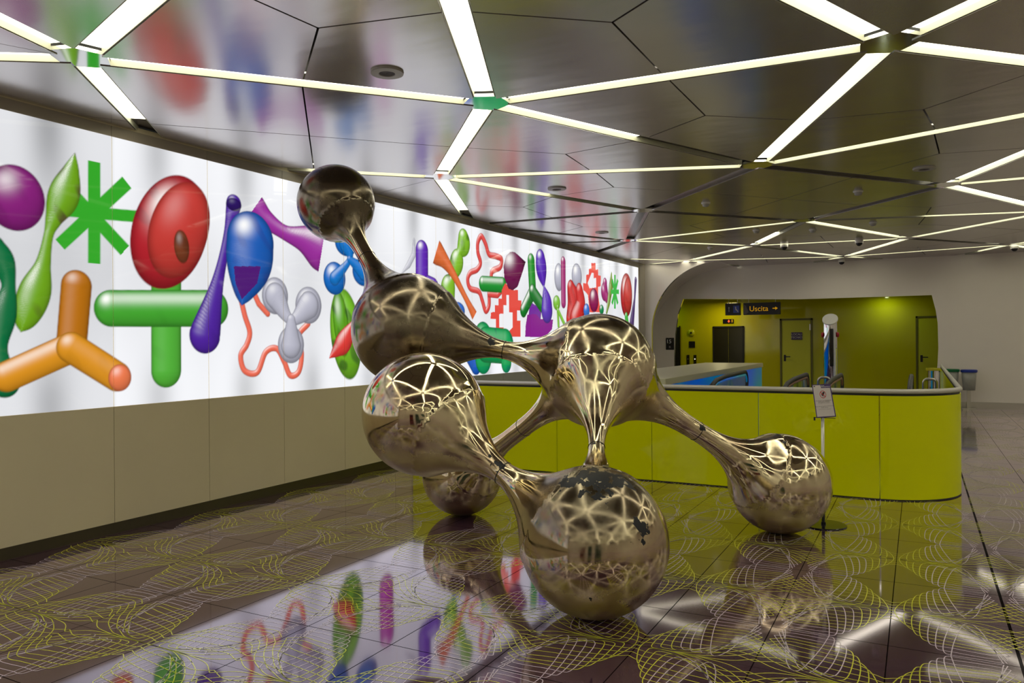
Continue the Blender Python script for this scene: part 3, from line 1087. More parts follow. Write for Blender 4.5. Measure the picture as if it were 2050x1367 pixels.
for a, b in sorted(edges, key=lambda e: (nodes[e[0]][1] + nodes[e[1]][1])):
    if not is_strip(a, b):
        continue
    pa, pb = nodes[a], nodes[b]
    na, nb_ = names.get(a), names.get(b)
    if nb_ and (not na or nb_ < na):
        a, b, pa, pb, na, nb_ = b, a, pb, pa, nb_, na
    d = pb - pa
    L_ = np.linalg.norm(d)
    d = d / L_
    nn = np.array([-d[1], d[0]])
    key = (na, nb_) if nb_ else None
    stt = STATE.get(key, 'on')
    dirn = ''
    if na and not nb_:
        ang = math.degrees(math.atan2(d[1], d[0])) % 360
        if na in 'GH' and d[0] < 0:
            stt = 'off'
        if na == 'I' and d[0] > 0:
            stt = 'half_r'
        to_wall = pb[0] < XW
    segs = [(HUBD, L_ - HUBD, stt in ('on',))]
    if stt == 'half':
        segs = [(HUBD, L_ * 0.5, True), (L_ * 0.5, L_ - HUBD, False)]
    if stt in ('halfr', 'half_r'):
        segs = [(HUBD, L_ * 0.5, False), (L_ * 0.5, L_ - HUBD, True)]
    ends = []
    for s0, s1, lit in segs:
        c0, c1 = s0, s1
        if d[0] < 0:
            c1 = min(c1, (XW + 0.20 - pa[0]) / d[0])
        if d[0] > 0:
            c0 = max(c0, (XW + 0.20 - pa[0]) / d[0])
        if d[1] > 0:
            c1 = min(c1, (20.05 - pa[1]) / d[1])
        if d[1] < 0:
            c0 = max(c0, (20.05 - pa[1]) / d[1])
        if c0 > s0 and c0 < s1:
            ends.append((s0, c0, False))
        if c1 - c0 > 0.1:
            ends.append((c0, c1, lit))
        if c1 < s1 and c1 > s0:
            ends.append((c1, s1, False))
    segs = ends
    parts = []
    for s0, s1, lit in segs:
        P = [tuple(pa + d * s0 - nn * SW), tuple(pa + d * s1 - nn * SW), tuple(pa + d * s1 + nn * SW), tuple(pa + d * s0 + nn * SW)]
        P = room_clip(P)
        if len(P) >= 3:
            parts.append((P, lit, s0, s1))
    if not parts:
        continue
    cx, cy = np.mean([q for p in parts for q in p[0]], axis=0)
    if max(math.dist(u1, u2) for p in parts for u1 in p[0] for u2 in p[0]) < 0.25:
        continue
    adjd = {'on': 'lit', 'half': 'half-lit', 'halfr': 'half-lit', 'half_r': 'half-lit', 'off': 'unlit'}[stt]
    grp = None
    if na and nb_:
        lab = '%s ceiling strip between %s and %s' % (adjd, DESC[na], DESC[nb_])
    elif na:
        kk_ = min(WALK, key=lambda q: (q[0] != na, math.hypot(q[1] - pb[0], q[2] - pb[1])))
        w = WALK[kk_]
        lab = '%s ceiling strip from %s %s' % (adjd, DESC[na], w)
    else:
        lab = 'white luminous ceiling strip in the part of the net outside the photo'
        grp = 'ceiling strips outside the photo'
    cnt[lab] = cnt.get(lab, 0) + 1
    root = thing('ceiling_strip_light', lab, 'ceiling light', (cx, cy, ZC + 0.05), grp)
    for P, lit, s0, s1 in parts:
        b2 = bmesh.new()
        prism(b2, [(q[0] - cx, q[1] - cy) for q in P], 0.0, 0.012)
        o = obj('diffuser', b2, M['strip_on'] if lit else M['strip_off'], root)
        if len(parts) > 1:
            o['label'] = 'lit half' if lit else 'unlit half'
    b2 = bmesh.new()
    for sd in (-1, 1):
        for P, lit, s0, s1 in parts:
            p0, p1 = pa + d * s0, pa + d * s1
            e0, e1 = SW - 0.001, SW - 0.006
            R4 = [tuple(p0 + nn * sd * e0), tuple(p1 + nn * sd * e0), tuple(p1 + nn * sd * e1), tuple(p0 + nn * sd * e1)]
            R4 = room_clip(R4)
            if len(R4) >= 3:
                if sd < 0:
                    R4 = R4[::-1]
                prism(b2, [(q[0] - cx, q[1] - cy) for q in R4], -0.045, 0.0)
    if len(b2.verts):
        obj('side_wall', b2, M['strip_side'] if stt != 'off' else M['steel'], root)
    else:
        b2.free()

# ================================================================== END WALLS
# left spandrel with rounded cut, at the mural's far end
bm = bmesh.new()
cut = arc(-4.3, 1.85, 1.72, PI, PI / 2, 20)
prism_y(bm, [(XW, 0.0)] + [(-6.02, 0.0)] + cut + [(-4.3, 3.6), (XW, 3.6)], 18.88, 18.98)
struct(obj('wall_back', bm, M['white_wall']))
# curved soffit between spandrel and the opening wall
bm = bmesh.new()
prof = [(-6.02, 0.0)] + arc(-4.3, 1.85, 1.72, PI, PI / 2, 24)
profb = [(-6.75, 0.0)] + arc(-4.3, 1.12, 2.45, PI, PI / 2, 24)
n = len(prof)
a = [bm.verts.new((x, 18.93, z)) for x, z in prof]
b = [bm.verts.new((x, 20.6, z)) for x, z in profb]
for i in range(n - 1):
    bm.faces.new([a[i], b[i], b[i + 1], a[i + 1]])
o = struct(obj('wall_soffit', bm, M['white_wall'], smooth=True))
# wall with the lobby opening
X0, X1 = -8.7, XR
hole_l = [(-5.93, 0.0), (-5.93, 1.2), (-5.90, 1.8), (-5.82, 2.35), (-5.67, 2.76)]
hole_r = [(0.28, 2.66), (0.36, 2.3), (0.40, 2.0), (0.41, 1.4), (0.38, 0.8), (0.30, 0.0)]
bm = bmesh.new()
prism_y(bm, [(X0, 0.0)] + hole_l + [(X0, 2.76)], 20.6, 20.7)
prism_y(bm, [(X0, 2.76), (-5.67, 2.76), (-2.7, 2.655), (0.28, 2.66), (X1, 2.66), (X1, 3.8), (X0, 3.8)], 20.6, 20.7)
prism_y(bm, hole_r[::-1] + [(X1, 2.66), (X1, 0.0)][0:0] + [(0.28, 2.66), (X1, 2.66), (X1, 0.0)], 20.6, 20.7) if False else None
prism_y(bm, [(X1, 0.0), (X1, 2.66)] + hole_r, 20.6, 20.7)
struct(obj('wall_opening', bm, M['white_wall']))
bm = bmesh.new()
box(bm, 0.42, XR, 20.56, 20.6, 0.0, 0.16, 0.004)
struct(obj('baseboard_back', bm, M['steel']))
# lobby
bm = bmesh.new()
box(bm, -9.0, 2.5, 24.0, 24.1, 0.0, 2.9)
struct(obj('wall_lobby', bm, M['lime_wall']))
bm = bmesh.new()
box(bm, -9.0, -8.9, 20.7, 24.0, 0.0, 2.9)
box(bm, 2.4, 2.5, 20.7, 24.0, 0.0, 2.9)
struct(obj('wall_lobby_side', bm, M['lime_wall']))
bm = bmesh.new()
box(bm, -9.0, 2.5, 20.7, 24.1, 2.86, 2.95)
struct(obj('ceiling_lobby', bm, M['lime_wall']))
# unseen sides of the hall (they show in the mirror balls)
bm = bmesh.new()
box(bm, XR, XR + 0.1, YFRONT, 20.7, 0, 3.8)
struct(obj('wall_right', bm, M['white_wall']))
bm = bmesh.new()
box(bm, XW - 0.1, XR + 0.1, YFRONT - 0.1, YFRONT, 0, 3.8)
struct(obj('wall_front', bm, M['white_wall']))

# ================================================================== SCULPTURE
def BC(px, py, D, R):
    return at_depth(px, py, D), R


BALLS = [BC(673, 407, 7.15, 0.358), BC(816, 660, 6.35, 0.462), BC(1198, 740, 6.02, 0.443), BC(849, 828, 5.32, 0.428), BC(1190, 1083, 4.60, 0.446), BC(1561, 966, 6.54, 0.424), BC(925, 953, 7.30, 0.378)]
for i in (4, 5, 6):
    c, r = BALLS[i]
    c = c.copy()
    c[2] = r - 0.004
    BALLS[i] = (c, r)
#        a, b, neck radius, neck place along the bone
ALB = {0: math.radians(44)}
BONES = [(0, 1, 0.078, 0.46), (1, 2, 0.074, 0.52), (3, 4, 0.078, 0.50), (2, 4, 0.058, 0.52), (2, 5, 0.082, 0.52), (2, 6, 0.082, 0.50)]
AL = math.radians(52)


def field(P):
    vals = []
    for c, r in BALLS:
        vals.append(np.linalg.norm(P - c, axis=-1) - r)
    for a, b, rn, tn in BONES:
        ca, ra = BALLS[a]
        cb, rb = BALLS[b]
        ax = cb - ca
        L = np.linalg.norm(ax)
        ax = ax / L
        q = P - ca
        s = q @ ax
        rad = np.sqrt(np.maximum((q * q).sum(-1) - s * s, 1e-12))
        sn = ra * 0.6 + tn * (L - 0.6 * ra - 0.6 * rb)
        sn = tn * L
        R = np.full(s.shape, rn)
        dR = np.zeros(s.shape)
        for side in (0, 1):
            r0 = (ra, rb)[side]
            ss = s if side == 0 else L - s
            end = sn if side == 0 else L - sn
            al = ALB.get((a, b)[side], AL)
            s0, R0, m0 = r0 * math.cos(al), r0 * math.sin(al), -1 / math.tan(al)
            if al != AL:
                m0 *= 0.9
            h = end - s0
            t = np.clip((ss - s0) / h, 0, 1)
            hh = (2 * t ** 3 - 3 * t ** 2 + 1) * R0 + (t ** 3 - 2 * t ** 2 + t) * h * m0 * 1.25 + (-2 * t ** 3 + 3 * t ** 2) * rn
            sl = ((6 * t ** 2 - 6 * t) * R0 + (3 * t ** 2 - 4 * t + 1) * h * m0 * 1.25 + (-6 * t ** 2 + 6 * t) * rn) / h
            on = (ss < end)
            R = np.where(on, hh, R)
            dR = np.where(on, sl, dR)
        g = (rad - R) / np.sqrt(1 + dR ** 2)
        outside = np.maximum(ra * math.cos(ALB.get(a, AL)) - s, s - (L - rb * math.cos(ALB.get(b, AL))))
        g = np.where(outside > 0, np.sqrt(np.maximum(g, 0) ** 2 + outside ** 2), g)
        vals.append(g)
    V = np.stack(vals, 0)
    kk = 0.014
    m = V.min(0)
    return m - kk * np.log(np.exp(-(V - m) / kk).sum(0))


def surface_nets(lo, hi, h):
    n = np.ceil((hi - lo) / h).astype(int) + 1
    xs = [lo[i] + h * np.arange(n[i]) for i in range(3)]
    F = np.empty(n, np.float32)
    for i in range(n[0]):
        g = np.stack(np.meshgrid([xs[0][i]], xs[1], xs[2], indexing='ij'), -1)[0]
        F[i] = field(g.reshape(-1, 3)).reshape(n[1], n[2])
    S = F < 0
    c = S[:-1, :-1, :-1].astype(int)
    tot = np.zeros(tuple(n - 1), int)
    for dx in (0, 1):
        for dy in (0, 1):
            for dz in (0, 1):
                tot += S[dx:n[0] - 1 + dx, dy:n[1] - 1 + dy, dz:n[2] - 1 + dz]
    act = (tot > 0) & (tot < 8)
    idx = -np.ones(act.shape, int)
    cells = np.argwhere(act)
    idx[act] = np.arange(len(cells))
    V = lo + (cells + 0.5) * h
    quads = []
    for ax in range(3):
        o = [1, 1, 1]
        o[ax] = 0
        a = S[o[0]:n[0] - 1, o[1]:n[1] - 1, o[2]:n[2] - 1]
        sh2 = [slice(o[i], n[i] - 1) for i in range(3)]
        sh3 = list(sh2)
        sh3[ax] = slice(1, n[ax])
        A_ = S[tuple(sh2)]
        B_ = S[tuple(sh3)]
        cr = np.argwhere(A_ != B_)
        if not len(cr):
            continue
        inside = A_[tuple(cr.T)]
        p = cr + np.array(o)
        u_, v_ = [(1, 2), (2, 0), (0, 1)][ax]
        e = np.eye(3, dtype=int)
        k0 = idx[tuple((p - e[u_] - e[v_]).T)]
        k1 = idx[tuple((p - e[v_]).T)]
        k2 = idx[tuple(p.T)]
        k3 = idx[tuple((p - e[u_]).T)]
        q = np.stack([k0, k1, k2, k3], 1)
        q[~inside] = q[~inside][:, ::-1]
        quads.append(q)
    return V, np.vstack(quads)


def grad(P, e=1e-3):
    g = np.stack([(field(P + e * d) - field(P - e * d)) / (2 * e) for d in np.eye(3)], -1)
    return g


allc = np.array([c for c, r in BALLS])
rmax = 0.5
V, Q = surface_nets(allc.min(0) - rmax, allc.max(0) + rmax, 0.024)
for it in range(5):
    if it < 3:
        acc = np.zeros_like(V)
        ct = np.zeros(len(V))
        for a_, b_ in ((0, 1), (1, 2), (2, 3), (3, 0)):
            np.add.at(acc, Q[:, a_], V[Q[:, b_]])
            np.add.at(acc, Q[:, b_], V[Q[:, a_]])
            np.add.at(ct, Q[:, a_], 1)
            np.add.at(ct, Q[:, b_], 1)
        V = 0.5 * V + 0.5 * acc / ct[:, None]
    f_ = field(V)
    g_ = grad(V)
    V = V - (f_ / np.maximum((g_ * g_).sum(-1), 1e-6))[:, None] * g_
N_ = grad(V)
N_ /= np.linalg.norm(N_, axis=1)[:, None]


def sculpture_mat(patches, dull, haze):
    t = NT('patinated_nickel')
    tc = t.n('ShaderNodeTexCoord')
    P = tc.outputs['Object']
    b = t.n('ShaderNodeBsdfPrincipled')
    b.inputs['Metallic'].default_value = 1.0
    n1 = t.n('ShaderNodeTexNoise', i_Scale=3.2, i_Detail=5.0, i_Roughness=0.55)
    t.l(P, n1.inputs['Vector'])
    r1 = t.n('ShaderNodeValToRGB')
    r1.color_ramp.elements[0].position = 0.30
    r1.color_ramp.elements[0].color = (0.52, 0.40, 0.27, 1)
    r1.color_ramp.elements[1].position = 0.62
    r1.color_ramp.elements[1].color = (0.80, 0.70, 0.47, 1)
    t.l(n1.outputs[0], r1.inputs[0])
    col = r1.outputs[0]
    # fine pitting and stains
    n2 = t.n('ShaderNodeTexNoise', i_Scale=26.0, i_Detail=5.0, i_Roughness=0.7)
    t.l(P, n2.inputs['Vector'])
    st = t.math('GREATER_THAN', n2.outputs[0], 0.69)
    col = t.mix(t.math('MULTIPLY', st, 0.6), col, (0.10, 0.07, 0.06, 1))

    def dist(c):
        v = t.n('ShaderNodeVectorMath', operation='DISTANCE')
        t.l(P, v.inputs[0])
        v.inputs[1].default_value = tuple(c)
        return v.outputs['Value']
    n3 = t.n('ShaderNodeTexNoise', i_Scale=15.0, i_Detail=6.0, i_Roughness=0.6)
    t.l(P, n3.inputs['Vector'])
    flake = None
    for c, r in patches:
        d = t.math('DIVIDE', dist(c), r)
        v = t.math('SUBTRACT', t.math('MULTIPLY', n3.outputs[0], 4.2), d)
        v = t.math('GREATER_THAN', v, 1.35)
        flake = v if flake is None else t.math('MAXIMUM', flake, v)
    # brown dulling; dim reflections on the upper balls are painted into the colour
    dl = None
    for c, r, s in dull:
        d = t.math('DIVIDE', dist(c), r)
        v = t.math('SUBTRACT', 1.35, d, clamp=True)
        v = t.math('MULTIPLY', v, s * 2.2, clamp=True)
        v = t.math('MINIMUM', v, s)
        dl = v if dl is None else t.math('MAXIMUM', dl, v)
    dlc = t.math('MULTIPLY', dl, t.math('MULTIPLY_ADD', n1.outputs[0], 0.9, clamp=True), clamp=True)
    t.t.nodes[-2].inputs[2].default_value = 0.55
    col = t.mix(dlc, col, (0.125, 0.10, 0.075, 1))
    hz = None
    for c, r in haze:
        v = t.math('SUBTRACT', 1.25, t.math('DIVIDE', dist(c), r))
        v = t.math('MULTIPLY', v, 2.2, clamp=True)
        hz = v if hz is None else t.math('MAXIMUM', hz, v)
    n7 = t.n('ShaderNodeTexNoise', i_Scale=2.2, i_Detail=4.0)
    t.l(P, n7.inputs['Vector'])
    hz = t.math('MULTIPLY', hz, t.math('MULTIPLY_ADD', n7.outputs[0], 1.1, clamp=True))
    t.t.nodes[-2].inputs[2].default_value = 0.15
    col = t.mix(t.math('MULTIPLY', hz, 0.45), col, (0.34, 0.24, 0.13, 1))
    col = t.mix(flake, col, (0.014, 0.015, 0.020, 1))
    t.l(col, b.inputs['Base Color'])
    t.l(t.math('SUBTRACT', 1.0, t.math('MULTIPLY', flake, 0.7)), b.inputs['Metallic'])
    n4 = t.n('ShaderNodeTexNoise', i_Scale=5.0, i_Detail=6.0, i_Roughness=0.65)
    t.l(P, n4.inputs['Vector'])
    r4 = t.n('ShaderNodeMapRange')
    r4.inputs['From Min'].default_value = 0.45
    r4.inputs['From Max'].default_value = 0.75
    r4.inputs['To Min'].default_value = 0.055
    r4.inputs['To Max'].default_value = 0.28
    t.l(n4.outputs[0], r4.inputs['Value'])
    t.l(t.math('ADD', t.math('MAXIMUM', r4.outputs[0], t.math('MULTIPLY', flake, 0.35)), t.math('MAXIMUM', t.math('MULTIPLY', dlc, 0.14), t.math('MULTIPLY', hz, 0.42))), b.inputs['Roughness'])
    # hand-beaten skin
    n5 = t.n('ShaderNodeTexNoise', i_Scale=2.4, i_Detail=1.0, i_Roughness=0.4)
    t.l(P, n5.inputs['Vector'])
    n6 = t.n('ShaderNodeTexNoise', i_Scale=9.0, i_Detail=2.0)
    t.l(P, n6.inputs['Vector'])
    h = t.math('ADD', n5.outputs[0], t.math('MULTIPLY', n6.outputs[0], 0.035))
    h = t.math('SUBTRACT', h, t.math('MULTIPLY', flake, 0.012))
    bp = t.n('ShaderNodeBump', i_Strength=0.5, i_Distance=0.026)
    t.l(h, bp.inputs['Height'])
    t.l(bp.outputs[0], b.inputs['Normal'])
    t.l(b.outputs[0], t.out.inputs[0])
    return t.m


def on_ball(i, px, py):
    c, r = BALLS[i]
    d = ray(px, py)
    oc = CAM - c
    a_, b_, c_ = d @ d, 2 * (d @ oc), oc @ oc - r * r
    disc = max(b_ * b_ - 4 * a_ * c_, 0)
    return CAM + d * ((-b_ - math.sqrt(disc)) / (2 * a_))


def on_neck(k, px, py):
    a_, b_, rn, tn = BONES[k]
    c = BALLS[a_][0] * (1 - tn) + BALLS[b_][0] * tn
    D = (c - CAM) @ CF - rn * 0.8
    return CAM + ray(px, py) * D


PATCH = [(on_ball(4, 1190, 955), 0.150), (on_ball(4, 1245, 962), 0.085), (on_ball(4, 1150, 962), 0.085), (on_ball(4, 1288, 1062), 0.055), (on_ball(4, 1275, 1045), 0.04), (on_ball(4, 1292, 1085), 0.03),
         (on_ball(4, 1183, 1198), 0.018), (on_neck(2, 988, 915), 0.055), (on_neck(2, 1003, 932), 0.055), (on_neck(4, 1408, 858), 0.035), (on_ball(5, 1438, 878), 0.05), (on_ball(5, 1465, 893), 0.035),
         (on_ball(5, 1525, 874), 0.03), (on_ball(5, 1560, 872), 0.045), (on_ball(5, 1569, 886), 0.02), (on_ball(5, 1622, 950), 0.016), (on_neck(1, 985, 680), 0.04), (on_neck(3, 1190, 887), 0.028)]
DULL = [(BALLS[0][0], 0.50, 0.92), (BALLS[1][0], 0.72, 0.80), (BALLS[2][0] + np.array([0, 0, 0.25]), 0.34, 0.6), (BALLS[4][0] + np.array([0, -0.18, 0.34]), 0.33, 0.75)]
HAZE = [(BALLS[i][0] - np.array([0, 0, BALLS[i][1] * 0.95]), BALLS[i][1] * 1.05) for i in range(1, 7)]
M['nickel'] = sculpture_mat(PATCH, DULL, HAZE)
sculpt = thing('molecule_sculpture', 'tall tarnished gold-silver metal molecule sculpture of seven joined balls on the patterned floor', 'sculpture', (0, 0, 0))
me = np_mesh('body', V, Q)
me.polygons.foreach_set('use_smooth', [True] * len(me.polygons))
me.normals_split_custom_set_from_vertices([tuple(v) for v in N_])
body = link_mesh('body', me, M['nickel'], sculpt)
for k_, (a_, b_, rn, tn) in enumerate(BONES):
    ca, cb = BALLS[a_][0], BALLS[b_][0]
    ax = Vector(cb - ca).normalized()
    c = Vector(ca * (1 - tn) + cb * tn)
    s = ax.orthogonal().normalized()
    t_ = ax.cross(s)
    bm = bmesh.new()
    rings = []
    SG = 48
    for k2 in range(SG):
        an = 2 * PI * k2 / SG
        rd = s * math.cos(an) + t_ * math.sin(an)
        rings.append([bm.verts.new(c + rd * (rn + q[0]) + ax * q[1]) for q in ((0.0012, -0.003), (0.0028, 0.0), (0.0012, 0.003), (-0.004, 0.0))])
    for k2 in range(SG):
        for j in range(4):
            bm.faces.new([rings[k2][j], rings[(k2 + 1) % SG][j], rings[(k2 + 1) % SG][(j + 1) % 4], rings[k2][(j + 1) % 4]])
    o = obj('joint_seam', bm, M['ink'], sculpt, smooth=True)
    o['label'] = 'thin dark seam around a neck'

# ================================================================== LIME BARRIER ROUND THE ESCALATOR WELL
barrier = thing('barrier', 'long lime-green glass panel barrier with pale handrail behind the sculpture', 'barrier', (-2.9, 8.65, 0))
YB, XB, RB = 8.65, 0.395, 0.78
bc = (XB - RB, YB + RB)
corner = arc(bc[0], bc[1], RB, -PI / 2, 0, 24)
HB = 1.065


def wall_strip(pts, z0, z1, th, loc=barrier):
    bm = bmesh.new()
    p = [Vector((x, y, 0)) for x, y in pts]
    n = len(p)
    A_, B_ = [], []
    for i in range(n):
        t = (p[min(i + 1, n - 1)] - p[max(i - 1, 0)]).normalized()
        nr = Vector((-t.y, t.x, 0)) * th
        o_ = Vector(loc.location)
        A_.append((bm.verts.new(p[i] - o_ + Vector((0, 0, z0))), bm.verts.new(p[i] - o_ + Vector((0, 0, z1)))))
        q = p[i] + nr - o_
        B_.append((bm.verts.new(q + Vector((0, 0, z0))), bm.verts.new(q + Vector((0, 0, z1)))))
    for i in range(n - 1):
        bm.faces.new([A_[i][0], A_[i + 1][0], A_[i + 1][1], A_[i][1]])
        bm.faces.new([B_[i + 1][0], B_[i][0], B_[i][1], B_[i + 1][1]])
        bm.faces.new([A_[i][1], A_[i + 1][1], B_[i + 1][1], B_[i][1]])
        bm.faces.new([A_[i + 1][0], A_[i][0], B_[i][0], B_[i + 1][0]])
    for e in (0, n - 1):
        f = [A_[e][0], A_[e][1], B_[e][1], B_[e][0]]
        bm.faces.new(f if e == 0 else f[::-1])
    return bm


seams = [-6.18, -5.19, -3.985, -2.765, -1.555, -0.36]
for x0, x1 in zip(seams[:-1], seams[1:]):
    o = obj('panel', wall_strip([(x0 + 0.004, YB), (x1 - 0.004, YB)], 0.013, HB, 0.03), M['lime'], barrier)
o = obj('panel', wall_strip([(-0.352, YB)] + corner[1:] + [(XB, 9.5)], 0.013, HB, 0.03), M['lime'], barrier)
autosmooth(o)
o['label'] = 'curved corner panel'
yy = 9.51
while yy < 16.9:
    obj('panel', wall_strip([(XB, yy), (XB, min(yy + 1.2, 16.95))], 0.013, HB, 0.03), M['lime'], barrier)
    yy += 1.21
path = [(-6.18, YB)] + [(-3.0, YB)] + corner + [(XB, 16.95)]
o = obj('base_strip', wall_strip([(x * 1.0, y + 0.006) if i < 3 else (x - 0.006, y) for i, (x, y) in enumerate(path)], 0.0, 0.014, 0.02), M['ink'], barrier)
bm = bmesh.new()
rp = [(-6.17, YB + 0.01)] + [(-3.0, YB + 0.01)] + arc(bc[0], bc[1], RB - 0.01, -PI / 2, 0, 24) + [(XB - 0.01, 16.95)]
tube(bm, [Vector((x, y, 1.112)) - Vector(barrier.location) for x, y in rp], 0.025, 14)
obj('handrail', bm, M['steel_m'], barrier, smooth=True)
o = obj('shadow_strip', wall_strip([(x, y + 0.008) for x, y in path[:2]] + [(x - 0.0, y) for x, y in arc(bc[0], bc[1], RB - 0.01, -PI / 2, 0, 24)] + [(XB - 0.01, 16.95)], HB, 1.092, 0.015), M['ink'], barrier)  # black strip in place of the shade under the handrail

# blue-sided slab wall left of the escalators
slab = thing('escalator_side_wall', 'low wall with cream top slab and blue glass side left of the escalators', 'wall', (-3.3, 12.5, 0))
bm = bmesh.new()
box(bm, -0.62, 0.54, -3.3, 3.4, 1.09, 1.17, 0.006)
obj('top_slab', bm, M['cream'], slab)
bm = bmesh.new()
box(bm, -0.58, 0.52, -3.3, 3.36, 0.0, 1.09)
obj('blue_side', bm, M['blue'], slab)


# escalator balustrades: newel loops that face the far end
def balustrade(x, y0, y1, top, label, blue=False):
    r = thing('escalator_balustrade', label, 'escalator')
    r.location = (x, y1, 0)
    L = y1 - y0
    lp = []
    rise = 1.9
    lp.append((-L, 0.0))
    lp.append((-L + rise, 0.0))
    # outline in y (relative) and z
    slope = [(-L, top - 0.30), (-2.6, top - 0.13), (-2.2, top - 0.04), (-1.6, top - 0.01), (-0.3, top)]
    nose = [(-0.16 + 0.16 * math.cos(a), top - 0.16 + 0.16 * math.sin(a)) for a in np.linspace(PI / 2, -PI / 3, 10)]
    outer = slope + nose + [(-0.10, top - 0.75)]
    bm = bmesh.new()
    prism_x(bm, [(p[0], p[1] - 0.02) for p in outer] + [(-L, 0.02)] if False else [(p[0] - 0.0, p[1] - 0.025) for p in slope + nose[:7]] + [(-0.08, 0.05), (-L, 0.05)], -0.006, 0.006)
    obj('glass_panel', bm, M['glass'], r)
    bm = bmesh.new()
    tube(bm, [(0, p[0], p[1]) for p in outer], 0.033, 10)
    obj('handrail', bm, M['black'], r, smooth=True)
    bm = bmesh.new()
    tube(bm, [(0, p[0] - 0.01, p[1] - 0.05) for p in outer[:-2]], 0.022, 8)
    obj('trim', bm, M['blue'] if blue else M['orange'], r, smooth=True)
    bm = bmesh.new()
    box(bm, -0.09, 0.09, -L, 0.0, 0.0, 0.22, 0.01)
    obj('skirt', bm, M['steel'], r)
    return r


balustrade(-2.60, 10.6, 13.4, 1.10, 'blue-edged escalator balustrade end beside the cream slab', True)
balustrade(-1.62, 10.6, 13.4, 1.07, 'escalator balustrade end in front of the technical room door')
balustrade(-1.10, 10.6, 13.4, 1.07, 'escalator balustrade end right of the steel column')
balustrade(-0.10, 10.6, 13.4, 1.07, 'escalator balustrade end in front of the right-hand lime door')


def uhoop(x, y, w, h, label):
    r = thing('steel_hoop', label, 'rail', (x, y, 0))
    bm = bmesh.new()
    pts = [(-w / 2, 0, 0), (-w / 2, 0, h - 0.06)] + [(-w / 2 + 0.06 - 0.06 * math.cos(a), 0, h - 0.06 + 0.06 * math.sin(a)) for a in np.linspace(0.3, PI / 2, 4)]
    pts += [(w / 2 - 0.06 + 0.06 * math.sin(a), 0, h - 0.06 + 0.06 * math.cos(a)) for a in np.linspace(0, PI / 2, 5)] + [(w / 2, 0, 0)]
    tube(bm, pts, 0.022, 10)
    obj('tube', bm, M['steel'], r, smooth=True)
    bm = bmesh.new()
    for sx in (-1, 1):
        lathe(bm, [(0, 0), (0.045, 0), (0.045, 0.012), (0, 0.012)], 16, (sx * w / 2, 0, 0))
    obj('foot_plate', bm, M['steel'], r)


uhoop(-1.40, 13.75, 0.18, 1.0, 'bent steel tube hoop left of the steel column base')
uhoop(0.155, 13.75, 0.18, 1.0, 'bent steel tube hoop in front of the yellow-topped bin')

# slanted steel help column
colm = thing('help_column', 'round polished steel column with slanted white elliptical cap beyond the barrier', 'column', (-1.42, 15.0, 0))
bm = bmesh.new()
SG = 40
r0 = 0.118
ra, rb = [], []
for k_ in range(SG):
    an = 2 * PI * k_ / SG
    x, y = r0 * math.cos(an), r0 * math.sin(an)
    ra.append(bm.verts.new((x, y, 0)))
    rb.append(bm.verts.new((x, y, 1.985 + y * 0.75)))
for k_ in range(SG):
    bm.faces.new([ra[k_], ra[(k_ + 1) % SG], rb[(k_ + 1) % SG], rb[k_]])
bm.faces.new(ra[::-1])
o = obj('shaft', bm, M['chrome'], colm, smooth=True)
bm = bmesh.new()
ra = [bm.verts.new((1.12 * r0 * math.cos(2 * PI * k_ / SG), 1.12 * r0 * math.sin(2 * PI * k_ / SG), 1.99 + 1.12 * r0 * math.sin(2 * PI * k_ / SG) * 0.75)) for k_ in range(SG)]
rb = [bm.verts.new(v.co + Vector((0, -0.012, 0.02))) for v in ra]
bm.faces.new(rb)
bm.faces.new(ra[::-1])
for k_ in range(SG):
    bm.faces.new([ra[k_], ra[(k_ + 1) % SG], rb[(k_ + 1) % SG], rb[k_]])
obj('cap', bm, M['white_p'], colm)
bm = bmesh.new()
box(bm, 0.0, 0.055, -r0 - 0.012, -r0 + 0.02, 1.15, 1.83, 0.003)
obj('dark_display_slot', bm, M['blackgloss'], colm)
bm = bmesh.new()
box(bm, 0.065, 0.10, -r0 + 0.0, -r0 + 0.05, 0.6, 1.83, 0.003)
obj('white_side_strip', bm, M['white_p'], colm)
for sx in (-1, 1):
    bm = bmesh.new()
    lathe(bm, [(0, 0), (0.045, 0), (0.045, 0.03), (0.02, 0.04), (0, 0.04)], 18)
    o = obj('call_button', bm, M['redink'], colm, smooth=False)
    o.location = (sx * (r0 - 0.005), -0.02, 1.72)
    o.rotation_euler = (0, sx * PI / 2, 0)

# ================================================================== LOBBY FITTINGS (on the lime wall, y = 24)
YL = 24.0


